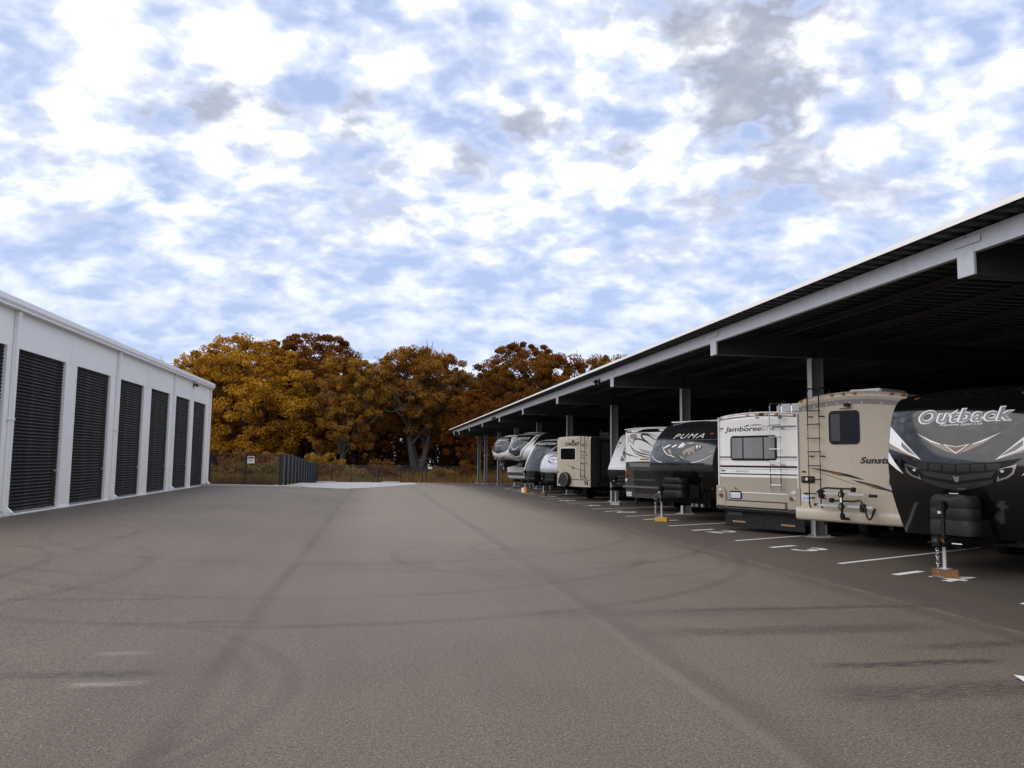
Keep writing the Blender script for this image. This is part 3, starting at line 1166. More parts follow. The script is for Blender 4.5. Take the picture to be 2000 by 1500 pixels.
# corrugated deck: ribs run across the aisle
EX = 7.67
mb = MB()
pit = .30
ny = int((Y1C - Y0C) / pit)
prof = []
for k in range(ny):
    y = Y0C + k * pit
    prof += [(y, 0), (y + .14, 0), (y + .17, .038), (y + .27, .038)]
prof.append((Y0C + ny * pit, 0))
ZD = ZP1 + .014
sl = .006
for (ya, za), (yb, zb) in zip(prof[:-1], prof[1:]):
    mb.quad((EX, ya, ZD + za), (EX, yb, ZD + zb), (XB, yb, ZD + zb + sl * (XB - EX)), (XB, ya, ZD + za + sl * (XB - EX)))
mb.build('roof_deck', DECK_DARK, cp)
MB().box(EX - .02, XB, Y0C, Y1C, ZD + .045 + .0, ZD + .05).build('roof_top', ROOF_GREY, cp)
edge = MB()
edge.box(EX - .034, EX - .022, Y0C, Y1C, ZD + .012, ZD + .088)
edge.build('eave_trim', WHITE_TRIM, cp)
MB().box(XB + .0, XB + .08, Y0C, Y1C, -.6, ZD + .2).build('back_wall', BLOCKER_BLACK, cp)  # added wall: closes the rear so that light stays out under the canopy
MB().box(10.8, XB - .05, Y0C - .08, Y0C, -.1, ZD + .06).build('end_wall', BLOCKER_BLACK, cp)  # near end closed as well, added to block light
for (y, lab) in ((27.9, 'black floodlight on the eave channel, nearest of the three under the canopy edge'),
                 (53.2, 'black floodlight on the eave channel, middle one of the three'),
                 (79.0, 'black floodlight on the eave channel at the far corner of the canopy')):
    f = floodlight((PX - .022, y, ZP0 + .02), rad(-90), lab)


# ------------------------------------------------------------------ recreational vehicles
def surf(prof, hw, c, pw, cf=0.0):
    zs = np.array([q[0] for q in prof])
    ys = np.array([q[1] for q in prof])
    # smooth the profile with a monotone-ish Catmull resample
    P = smooth_path([(float(a), float(b)) for a, b in prof], 8)
    pz = np.array([q[0] for q in P])
    py_ = np.array([q[1] for q in P])
    order = np.argsort(pz)
    pz, py_ = pz[order], py_[order]

    def S(x, z):
        if cf:
            z = z - cf * (1 - min(1.0, abs(x) / hw) ** 2) * ss(2.4, 2.9, z)
        return float(np.interp(z, pz, py_)) + c * min(1.0, abs(x) / hw) ** pw
    return S


def shell(root, hw, prof, c, pw, crown, length, capname, capmat, bodymat, nx=22, nz=30, roofmat=None, cf=0.0):
    """front (or rear) cap as a curved grid, walls and roof behind it"""
    S = surf(prof, hw, c, pw, cf)
    z0, z1 = prof[0][0], prof[-1][0]
    # cluster x samples towards the corners
    xs = [hw * math.sin(math.pi / 2 * (-1 + 2 * i / nx)) for i in range(nx + 1)]
    top = lambda x: z1 + crown * (1 - (x / hw) ** 2)
    bm = bmesh.new()
    g = [[bm.verts.new((x, 0, 0)) for j in range(nz + 1)] for x in xs]
    for i, x in enumerate(xs):
        for j in range(nz + 1):
            z = z0 + (top(x) - z0) * j / nz
            g[i][j].co = Vector((x, S(x, z), z))
    for i in range(nx):
        for j in range(nz):
            f = bm.faces.new((g[i][j], g[i + 1][j], g[i + 1][j + 1], g[i][j + 1]))
            f.smooth = True
    cap = fin(bm, capname, capmat, root)
    # walls
    zs = [z0 + (z1 - z0) * j / nz for j in range(nz + 1)]
    for side, nm in ((-1, 'side_wall'), (1, 'side_wall')):
        mb = MB()
        x = side * hw
        for j in range(nz):
            mb.quad((x, S(x, zs[j]), zs[j]), (x, length, zs[j]), (x, length, zs[j + 1]), (x, S(x, zs[j + 1]), zs[j + 1]))
        mb.build(nm, bodymat, root, smooth=True)
    mb = MB()
    for i in range(nx):
        a, b = xs[i], xs[i + 1]
        mb.quad((a, S(a, top(a)), top(a)), (b, S(b, top(b)), top(b)), (b, length, top(b)), (a, length, top(a)))
    mb.build('roof', roofmat or ROOF_GREY, root, smooth=True)
    mb = MB()
    for i in range(nx):
        a, b = xs[i], xs[i + 1]
        mb.quad((a, S(a, z0), z0), (b, S(b, z0), z0), (b, length, z0), (a, length, z0))
        mb.quad((a, length, z0), (b, length, z0), (b, length, top(b)), (a, length, top(a)))
    mb.build('underfloor', BLK_PLASTIC, root)
    return S, top


def wheel(root, x, y, r=.36, w=.24):
    wh = MB().lathe((x - w / 2, y, r), (1, 0, 0), [(r * .62, 0), (r * .94, .0), (r, .03), (r, w - .03), (r * .94, w), (r * .62, w)], 24).build('wheel', BLK_RUBBER, root, smooth=True)
    sx = 1 if x > 0 else -1
    MB().lathe((x + sx * (w / 2 - .012), y, r), (sx, 0, 0), [(r * .62, 0), (r * .60, .02), (r * .2, .0), (r * .18, .03), (0.01, .032)], 16).build('rim', ALU, wh, smooth=True)


def chassis(root, hw, length, z0, axles, y0=.6):
    mb = MB()
    for sx in (-1, 1):
        mb.box(sx * .75 - .04, sx * .75 + .04, y0, length - .2, z0 - .20, z0 + .0)
    for y in np.arange(y0 + .3, length - .3, 1.4):
        mb.box(-.75, .75, y - .03, y + .03, z0 - .12, z0 - .02)
    for ya in axles:
        mb.box(-hw + .3, hw - .3, ya - .04, ya + .04, .30, .40)
    mb.build('chassis_frame', BLK_STEEL, root)
    for ya in axles:
        for sx in (-1, 1):
            wheel(root, sx * (hw - .16), ya)


def plate_num(root, S, x0, x1, z0, z1, txt, off=.0):
    pl = panel(root, 'licence_plate', S, rrect(x0, x1, z0, z1, .012), PLATE_WHITE, .008, off, None)
    bm = text_bm(txt, (z1 - z0) * .48, 0, .001, 1.0, (x1 - x0) * .84)
    for v in bm.verts:
        v.co.x += x0 + (x1 - x0) * .08
        v.co.z += z0 + (z1 - z0) * .2
    drape(bm, S, off + .009, 0, None)
    fin(bm, 'plate_characters', BLUE_GRAPH, pl)
    return pl


def lamp(root, S, x, z, r, mat, t=.03, rz=None, name='marker_light', off=0.0):
    return panel(root, name, S, disc(x, z, r, 12, rz), mat, t, off, None)


def window(root, S, x0, x1, z0, z1, r=.07, mullions=(), blinds=False, fw=.045, pane=WIN_DARK):
    w = panel(root, 'window', S, rrect(x0, x1, z0, z1, r), BLK_PLASTIC, .022, 0, None)
    xs = [x0 + fw] + [v for m in mullions for v in (m - fw * .45, m + fw * .45)] + [x1 - fw]
    for a, b in zip(xs[::2], xs[1::2]):
        if blinds:
            mb = MB()
            n = 22
            h = (z1 - z0 - 2 * fw) / n
            for k in range(n):
                zz = z0 + fw + k * h
                y = S((a + b) / 2, zz) - .025
                mb.quad((a, y - .002, zz + h * .08), (b, y - .002, zz + h * .08), (b, y + .002, zz + h * .86), (a, y + .002, zz + h * .86))
            mb.build('blind', BLIND, w)
            pp = panel(root, 'pane', S, rrect(a, b, z0 + fw, z1 - fw, .02), GLASS, .004, .034, None)
        else:
            pp = panel(root, 'pane', S, rrect(a, b, z0 + fw, z1 - fw, .035), pane, .004, .024, None)
        pp.parent = w
    return w


def ladder(root, S, xa, xb, z0, z1, rungs, mat, r=.014, stand=.11, hook=.45, brackets=(), top=None):
    yf = min(S(xa, z) for z in (z0, (z0 + z1) / 2, z1)) - stand
    lad = None
    for x in (xa, xb):
        path = [(x, S(x, z0) - .01, z0 - .05), (x, yf + .03, z0 - .03), (x, yf, z0 + .04), (x, yf, z1 - .10), (x, yf + .03, z1 - .02), (x, yf + .10, z1), (x, yf + hook - .06, z1), (x, yf + hook, z1 - .05), (x, yf + hook, top if top else z1 - .3)]
        if lad is None:
            lad = MB().tube(path, r, 8).build('ladder', mat, root, smooth=True)
        else:
            MB().tube(path, r, 8).build('rail', mat, lad, smooth=True)
    for z in rungs:
        MB().tube([(xa - .025, yf, z), (xb + .025, yf, z)], r * .8, 6).build('rung', mat, lad, smooth=True)
    for z in brackets:
        for x in (xa, xb):
            MB().tube([(x, yf, z), (x + .05, yf + stand * .5, z), (x + .05, S(x, z), z)], r * .9, 6).build('bracket', mat, lad)
    return lad


def tongue(root, y_front, z=.52, jack_y=None, x=0.0, jack_top=1.15, foot=.14, chain=True, width=.55, back=1.2):
    """A-frame with coupler, jack and chains"""
    mb = MB()
    for sx in (-1, 1):
        a = Vector((x + sx * width, back, z))
        b = Vector((x + sx * .05, y_front + .15, z))
        d = (b - a)
        n = Vector((-d.y, d.x, 0)).normalized() * .03
        mb.prism([tuple(a + n), tuple(a - n), tuple(b - n), tuple(b + n)], (0, 0, .11))
    mb.box(x - .09, x + .09, y_front + .02, y_front + .3, z - .01, z + .125)
    mb.lathe((x, y_front, z + .0), (0, 0, 1), [(.07, 0), (.075, .06), (.04, .12)], 14)
    tg = mb.build('tongue_frame', BLK_STEEL, root)
    jy = y_front + .22 if jack_y is None else jack_y
    MB().lathe((x, jy, z + .02), (0, 0, 1), [(.036, 0), (.036, jack_top - z - .26), (.05, jack_top - z - .25), (.05, jack_top - z - .08)], 14).build('jack', BLK_STEEL, root, smooth=True)
    MB().box(x - .06, x + .06, jy - .10, jy + .07, jack_top - .13, jack_top + .02).build('jack_head', BLK_PLASTIC, root, bevel=.02)
    MB().lathe((x, jy - .10, jack_top - .17), (0, 0, 1), [(.028, 0), (.028, .04)], 10).build('jack_lamp', CLEAR_LENS, root)
    MB().lathe((x, jy, foot + .012), (0, 0, 1), [(.028, 0), (.028, z - foot)], 12).build('jack_leg', GALV, root, smooth=True)
    MB().box(x - .075, x + .075, jy - .075, jy + .075, foot + .001, foot + .013).build('jack_foot', GALV, root)
    return jy


def hang_chain(root, x, y, ztop, zbot, n, mat=ALU, coil=True):
    mb = MB()
    L = (ztop - zbot) / n
    for k in range(n):
        z = ztop - (k + .5) * L
        mb.ring((x, y, z), (1, 0, 0) if k % 2 else (0, 1, 0), L * .48, L * .13, 10, 5)
    if coil:
        for k in range(4):
            mb.ring((x - .03 + .035 * k, y - .05 + .02 * (k % 2), zbot + .012), (0, .2, 1), L * .48, L * .13, 10, 5)
    return mb.build('safety_chain', mat, root, smooth=True)


def propane_cover(root, x, y, z0, z1, w, d, mat=BLK_PLASTIC, grooves=(.38, .68)):
    """moulded two-bottle cover"""
    mb = MB()
    n = 28
    lv = [(0, 1.0), (.06, 1.02)]
    for gk in grooves:
        lv += [(gk - .03, 1.0), (gk - .012, .965), (gk + .012, .965), (gk + .03, 1.0)]
    lv += [(.90, .97), (.965, .93), (1.0, .80)]
    rows = []
    for t, s in lv:
        ring_ = []
        for k in range(n):
            a = 2 * math.pi * k / n
            e = 5.0
            ca, sa = math.cos(a), math.sin(a)
            xx = math.copysign(abs(ca) ** (2 / e), ca) * w / 2 * s
            yy = math.copysign(abs(sa) ** (2 / 2.6), sa) * d / 2 * s
            bulge = 1.0
            zz = z0 + (z1 - z0) * t
            if t >= .9:      # two soft humps and a waist, carried by the top
                zz += .022 * math.cos(xx / w * 4 * math.pi) * -1
            ring_.append(len(mb.v))
            mb.v.append((x + xx * bulge, y + yy, zz))
        rows.append(ring_)
    for a, b in zip(rows[:-1], rows[1:]):
        for k in range(n):
            mb.f.append((a[k], a[(k + 1) % n], b[(k + 1) % n], b[k]))
    mb.f.append(tuple(rows[-1]))
    return mb.build('propane_cover', mat, root, smooth=True, sharp=60)


def block(loc, rz, size, mat, label, name='timber_block', extra=None):
    o = MB().box(-size[0] / 2, size[0] / 2, -size[1] / 2, size[1] / 2, 0, size[2]).build(name, mat, None, bevel=.008)
    o.location = loc
    o.rotation_euler = (0, 0, rz)
    tag(o, label, 'block')
    return o


RZ = -rad(ANG)


def place(P):
    return (P[0], P[1], gz(P[0], P[1]))


def W(P, x, y):
    """local point of a parked vehicle -> world ground point"""
    q = Vector((P[0], P[1], 0)) + RV * x + DV * y
    return q


def mirror(pts, cx=0.0):
    return [(2 * cx - x, z) for x, z in pts][::-1]


# ---- 1 nearest: glossy black and grey travel trailer, nose to the aisle
def trailer_outback():
    P = (9.27, 11.40)
    t = thing('travel_trailer', 'black gloss travel trailer with Outback lettering and car-like grille, nearest the camera', 'trailer', place(P), RZ, 'parked recreational vehicles')
    hw = 1.27
    prof = [(.56, .50), (.8, .34), (1.2, .12), (1.5, .03), (1.78, 0), (2.2, .06), (2.55, .16), (2.78, .30), (2.92, .52), (2.99, .90)]
    S, top = shell(t, hw, prof, .17, 2.6, .07, 8.2, 'front_cap', DARK_GLOSS, DARK_GLOSS)
    chassis(t, hw, 8.2, .56, (4.2, 5.05))
    cx = -.05
    # lettering with outline
    outlined(t, S, 'Outback', -.725, 2.446, .205, 1.49, .18, 1.14, .020, .0055, WHITE_GRAPH, STEEL_GRAPH, .012)
    lettering(t, 'lettering', S, 'Keystone Super-Lite', -.34, 2.385, .042, WHITE_GRAPH, .67, .45, .001, 1.0, 0, .003, .01)
    wing = [(-.70, 2.275), (-.42, 2.145), (-.27, 2.088), (-.245, 2.076), (-.04, 1.93), (-.20, 1.975), (-.42, 2.085)]
    wing = [(x + cx + .02, z) for x, z in wing]
    hi = [(-.70, 2.275), (-.42, 2.145), (-.27, 2.088), (-.26, 2.072), (-.42, 2.118)]
    hi = [(x + cx + .02, z) for x, z in hi]
    for fn in (lambda q: q, lambda q: mirror(q, cx)):
        panel(t, 'wing_graphic', S, fn(wing), TAUPE_GRAPH)
        panel(t, 'wing_highlight', S, fn(hi), WHITE_GRAPH, .003, .003)
        panel(t, 'side_flash', S, fn([(-1.262, 2.41), (-1.10, 2.27), (-.63, 1.83), (-.95, 1.965), (-1.262, 2.12)]), WHITE_GRAPH)
        panel(t, 'side_flash_inlay', S, fn([(-1.0, 2.135), (-.70, 1.885), (-.90, 1.975), (-1.0, 2.06)]), GREY_GRAPH, .003, .004)
        panel(t, 'side_flash_shadow', S, fn([(-1.262, 2.115), (-.95, 1.962), (-.63, 1.828), (-.92, 1.925), (-1.262, 2.02)]), TAUPE_GRAPH, .003, .001)
        panel(t, 'lower_flash', S, fn([(-1.265, 1.96), (-1.14, 1.80), (-.97, 1.59), (-1.12, 1.68), (-1.265, 1.79)]), WHITE_GRAPH)
        # headlamp: chrome surround, dark bowl, small bulb
        hl = panel(t, 'headlamp', S, fn([(-.93, 1.765), (-.70, 1.695), (-.635, 1.492), (-.80, 1.555), (-.885, 1.62)]), CHROME, .03)
        e = panel(t, 'lamp_bowl', S, fn([(-.885 + .0, 1.725), (-.78, 1.705), (-.70, 1.672), (-.665, 1.60), (-.68, 1.535), (-.78, 1.575), (-.86, 1.64)]), BLK_PLASTIC, .004, .03)
        e.parent = hl
        e = panel(t, 'bulb', S, disc(fn([(-.735, 1.655)])[0][0], 1.655, .026, 10, .02), CLEAR_LENS, .012, .034)
        e.parent = hl
    tri = [(cx - .215, 2.085), (cx, 2.045), (cx + .215, 2.085), (cx, 1.925)]
    panel(t, 'emblem', S, tri, WHITE_GRAPH, .004, .006)
    panel(t, 'emblem_field', S, [(cx - .165, 2.066), (cx, 2.034), (cx + .165, 2.066), (cx, 1.95)], ORANGE_GRAPH, .004, .010)
    lettering(t, 'emblem_mark', S, 'O', cx - .03, 1.99, .04, STEEL_GRAPH, .06, 0, .002, 1, .014, .003)
    # false grille
    panel(t, 'grille_surround', S, [(-1.0, 1.86), (-.62, 1.80), (cx, 1.765), (.52, 1.80), (.90, 1.86), (.62, 1.66), (.55, 1.50), (cx, 1.37), (-.65, 1.50), (-.72, 1.66)], BLK_PLASTIC, .012)
    for k in range(6):
        x0 = -.70 + k * .222
        sag = .03 * (1 - abs(k - 2.5) / 2.5)
        panel(t, 'grille_opening', S, [(x0, 1.775 - sag), (x0 + .195, 1.775 - sag), (x0 + .19, 1.665 - sag), (x0 + .005, 1.665 - sag)], BLACK_GRAPH, .006, .012)
    panel(t, 'grille_mesh', S, [(-.64, 1.655), (cx, 1.575), (.54, 1.655), (.47, 1.56), (cx, 1.485), (-.57, 1.56)], CHARCOAL, .014, .012)
    panel(t, 'badge', S, [(cx - .05, 1.575), (cx, 1.545), (cx + .05, 1.575), (cx + .028, 1.475), (cx - .028, 1.475)], CHROME, .02, .018)
    panel(t, 'bumper_lip', S, [(-.61, 1.535), (-.35, 1.475), (cx, 1.425), (.25, 1.475), (.51, 1.53), (.49, 1.465), (.22, 1.385), (cx, 1.325), (-.32, 1.385), (-.58, 1.47)], GUN_GLOSS, .045, .008)
    for x in (-.9, .82):
        lamp(t, S, x, 2.90, .05, AMBER, .03, .022)
    # tongue, jack, propane cover
    propane_cover(t, cx - .02, -.04, .64, 1.26, .72, .44, COVER)
    panel(t, 'cover_latch', FLAT, rrect(cx - .07, cx + .07, 1.285, 1.30, .006), ALU, .02, .1, None)
    jy = tongue(t, -.72, .50, -.50, cx, 1.16, .135)
    hang_chain(t, cx - .055, -.60, .46, .012, 9)
    mb = MB()
    mb.tube(smooth_path([(cx + .05, -.56, .62), (cx + .15, -.50, .52), (cx + .3, -.42, .46), (cx + .45, -.3, .5)], 5), .008, 6)
    mb.tube(smooth_path([(cx - .05, -.56, .66), (cx - .16, -.5, .57), (cx - .3, -.4, .50)], 5), .008, 6)
    mb.build('brake_cable', BLK_RUBBER, t)
    MB().box(cx + .03, cx + .095, -.70, -.685, .555, .605).build('marker_light', AMBER, t)
    MB().box(cx + .12, cx + .28, -.52, -.51, .53, .545).build('tongue_decal', WHITE_GRAPH, t)
    b = W(P, cx - .0, jy)
    block((b.x, b.y, gz(b.x, b.y) + .002), RZ + rad(28), (.36, .15, .132), WOOD_BROWN, 'weathered brown timber block under the jack of the Outback trailer')
    return t


# ---- 2 tan class A motorhome, rear to the aisle
def motorhome_sunstar():
    P = (10.07, 15.613)
    t = thing('motorhome', 'tan motorhome with black rear ladder, Sunstar lettering and dark rear window', 'motorhome', place(P), RZ, 'parked recreational vehicles')
    hw = 1.26
    prof = [(.60, .02), (.9, 0), (2.0, 0), (2.95, 0), (3.03, -.003), (3.05, -.028), (3.12, -.032), (3.17, -.01), (3.19, .03)]
    S, top = shell(t, hw, prof, .06, 9, .13, 9.0, 'rear_cap', TAN_BODY, TAN_BODY, nx=26, nz=64, roofmat=TAN_BODY, cf=.12)
    chassis(t, hw, 9.0, .60, (2.6, 7.4), .2)
    # trim band under the roof cap, follows the crown
    band = []
    xs = [-1.25 + 2.5 * i / 20 for i in range(21)]
    fn = lambda x: 2.925 + .12 * (1 - (x / hw) ** 2)
    panel(t, 'trim_band', S, [(x, fn(x)) for x in xs] + [(x, fn(x) + .10) for x in xs[::-1]], TAN_BAND, .012)
    for x in (-1.1, -.82, -.52, -.27, .03, .31, .75, 1.1):
        lamp(t, S, x, fn(x) + .03, .014, WHITE_GRAPH, .006, None, 'screw_cap', .012)
    panel(t, 'cap_seam', S, [(.42, fn(.42)), (.425, fn(.42)), (.50, 3.30), (.495, 3.30)], BLACK_GRAPH, .003, .0)
    for x in (-1.16, -.37, -.10, .17, .98, 1.2):
        lamp(t, S, x, 3.155 + .11 * (1 - (x / hw) ** 2), .038, AMBER, .03, .03)
    mb = MB().box(-.06, .05, -.11, .0, 2.985, 3.06)
    mb.build('camera', BLK_PLASTIC, t, bevel=.01)
    panel(t, 'brake_light', S, rrect(-.20, .06, 2.938, 2.968, .012), RED_LENS, .02)
    window(t, S, -.475, .24, 2.18, 2.91, .10, (), False, .05)
    panel(t, 'window_curtain', S, rrect(-.42, -.20, 2.25, 2.84, .01), CHARCOAL, .002, .029, None)
    ladder(t, S, -.93, -.645, .83, 3.44, [1.10, 1.41, 1.71, 2.02, 2.32, 2.63, 2.93], BLK_STEEL, .016, .12, .42, (1.0, 1.92, 2.80), 3.2)
    lettering(t, 'lettering', S, 'Sunstar', .225, 1.775, .125, BLACK_GRAPH, .80, .28, .008, 1.05)
    for sx in (1, -1):
        f = (lambda q: q) if sx > 0 else (lambda q: mirror(q))
        tl = panel(t, 'tail_light', S, f(rrect(-1.215, -.86, 1.325, 1.475, .025)), BLK_PLASTIC, .025)
        for k, x in enumerate((-1.15, -1.055, -.94)):
            e = lamp(t, S, sx * x, 1.41, .038, CLEAR_LENS if k == 1 else RED_LENS, .012, None, 'lens', .025)
            e.parent = tl
    panel(t, 'vent_slot', S, rrect(-1.215, -1.09, 1.553, 1.590, .004), BLACK_GRAPH, .004)
    plate_num(t, S, -1.215, -.945, .925, 1.055, 'J09 B325', .004)
    panel(t, 'plate_lamp', S, rrect(-1.15, -1.03, 1.075, 1.105, .01), BLK_PLASTIC, .04)
    panel(t, 'swoosh', S, [(-1.018, 1.667), (-.653, 1.632), (-.369, 1.590), (-.026, 1.533), (.174, 1.473), (.325, 1.418), (.107, 1.45), (-.095, 1.487), (-.40, 1.54), (-.654, 1.592)], BLACK_GRAPH)
    panel(t, 'swoosh', S, [(-.625, 1.603), (-.286, 1.556), (-.095, 1.487), (-.26, 1.500), (-.511, 1.556)], ORANGE_GRAPH, .003, .003)
    panel(t, 'swoosh', S, [(-.96, 1.622), (-.655, 1.553), (-.235, 1.43), (.287, 1.282), (.036, 1.336), (-.3, 1.43), (-.655, 1.533)], TAN_BAND)
    panel(t, 'swoosh', S, [(-.002, 1.423), (.304, 1.378), (.6, 1.318), (.80, 1.255), (1.1, 1.15), (1.1, 1.13), (.786, 1.217), (.559, 1.248), (.237, 1.345)], BLACK_GRAPH)
    panel(t, 'swoosh', S, [(.198, 1.372), (.433, 1.330), (.636, 1.255), (.534, 1.250), (.302, 1.332)], ORANGE_GRAPH, .003, .003)
    # bumper with a rolled upper edge
    bp = [(.10, .49), (-.09, .51), (-.125, .56), (-.125, .74), (-.10, .775), (-.04, .80), (.10, .80)]
    MB().prism([(-1.285, y, z) for y, z in bp], (2.57, 0, 0)).build('bumper', TAN_BODY, t, bevel=.012)
    MB().box(-.3, .45, .5, 1.6, 3.30, 3.40).build('roof_vent', WHITE_GEL, t, bevel=.03)
    # bike rack in the hitch
    r = thing('bike_rack', 'folded black and silver bike rack behind the tan Sunstar motorhome', 'bike rack', (*W(P, 0.0, -.36)[:2], 0), RZ)
    r.location.z = gz(P[0], P[1])
    k = BLK_STEEL
    MB().tube([(0, 0, .58), (0, 0, 1.25)], .028, 10).build('mast', k, r, smooth=True)
    MB().tube([(0, 0, .62), (0, .34, .58)], .03, 8).build('hitch_bar', k, r)
    MB().box(-.018, .018, -.035, -.028, .95, 1.05).build('decal', WHITE_GRAPH, r)
    for z in (1.11, .86):
        MB().ring((0, -.02, z), (0, 1, 0), .062, .014, 18, 6).build('clamp_ring', k, r, smooth=True)
    MB().tube(smooth_path([(-.58, 0, 1.143), (-.47, 0, 1.21), (-.33, 0, 1.24), (-.164, 0, 1.236), (.25, 0, 1.236)], 5), .02, 8).build('upper_arm', k, r, smooth=True)
    MB().box(.22, .31, -.05, .05, 1.17, 1.27).build('arm_clamp', BLK_PLASTIC, r, bevel=.015)
    MB().tube(smooth_path([(-.213, 0, .979), (.245, 0, .978), (.44, 0, .975), (.594, 0, .62), (.735, 0, .847), (.67, 0, .765)], 5), .02, 8).build('lower_arm', k, r, smooth=True)
    MB().box(-.28, -.19, -.05, .05, .93, 1.03).build('arm_clamp', BLK_PLASTIC, r, bevel=.015)
    for (x0, x1, z) in ((-.60, .48, 1.115), (-.62, .66, .86)):
        tr = MB().box(x0, x1, .03, .12, z - .012, z + .0)
        tr.box(x0, x1, .03, .04, z, z + .03)
        tr.box(x0, x1, .11, .12, z, z + .03)
        tr.build('wheel_tray', ALU, r)
    for (x, z) in ((-.50, 1.11), (.45, .85)):
        MB().box(x - .05, x + .05, -.03, .12, z - .09, z + .08).build('wheel_cradle', BLK_PLASTIC, r, bevel=.02)
    for (x0, x1, z) in ((.58, .74, 1.105), (-.68, -.60, .87)):
        MB().tube([(x0, .06, z), (x1, .06, z)], .033, 10).build('tray_end', BLK_RUBBER, r, smooth=True)
    MB().box(-.045, .045, -.03, .05, .60, .72).build('pivot', BLK_PLASTIC, r, bevel=.015)
    return t


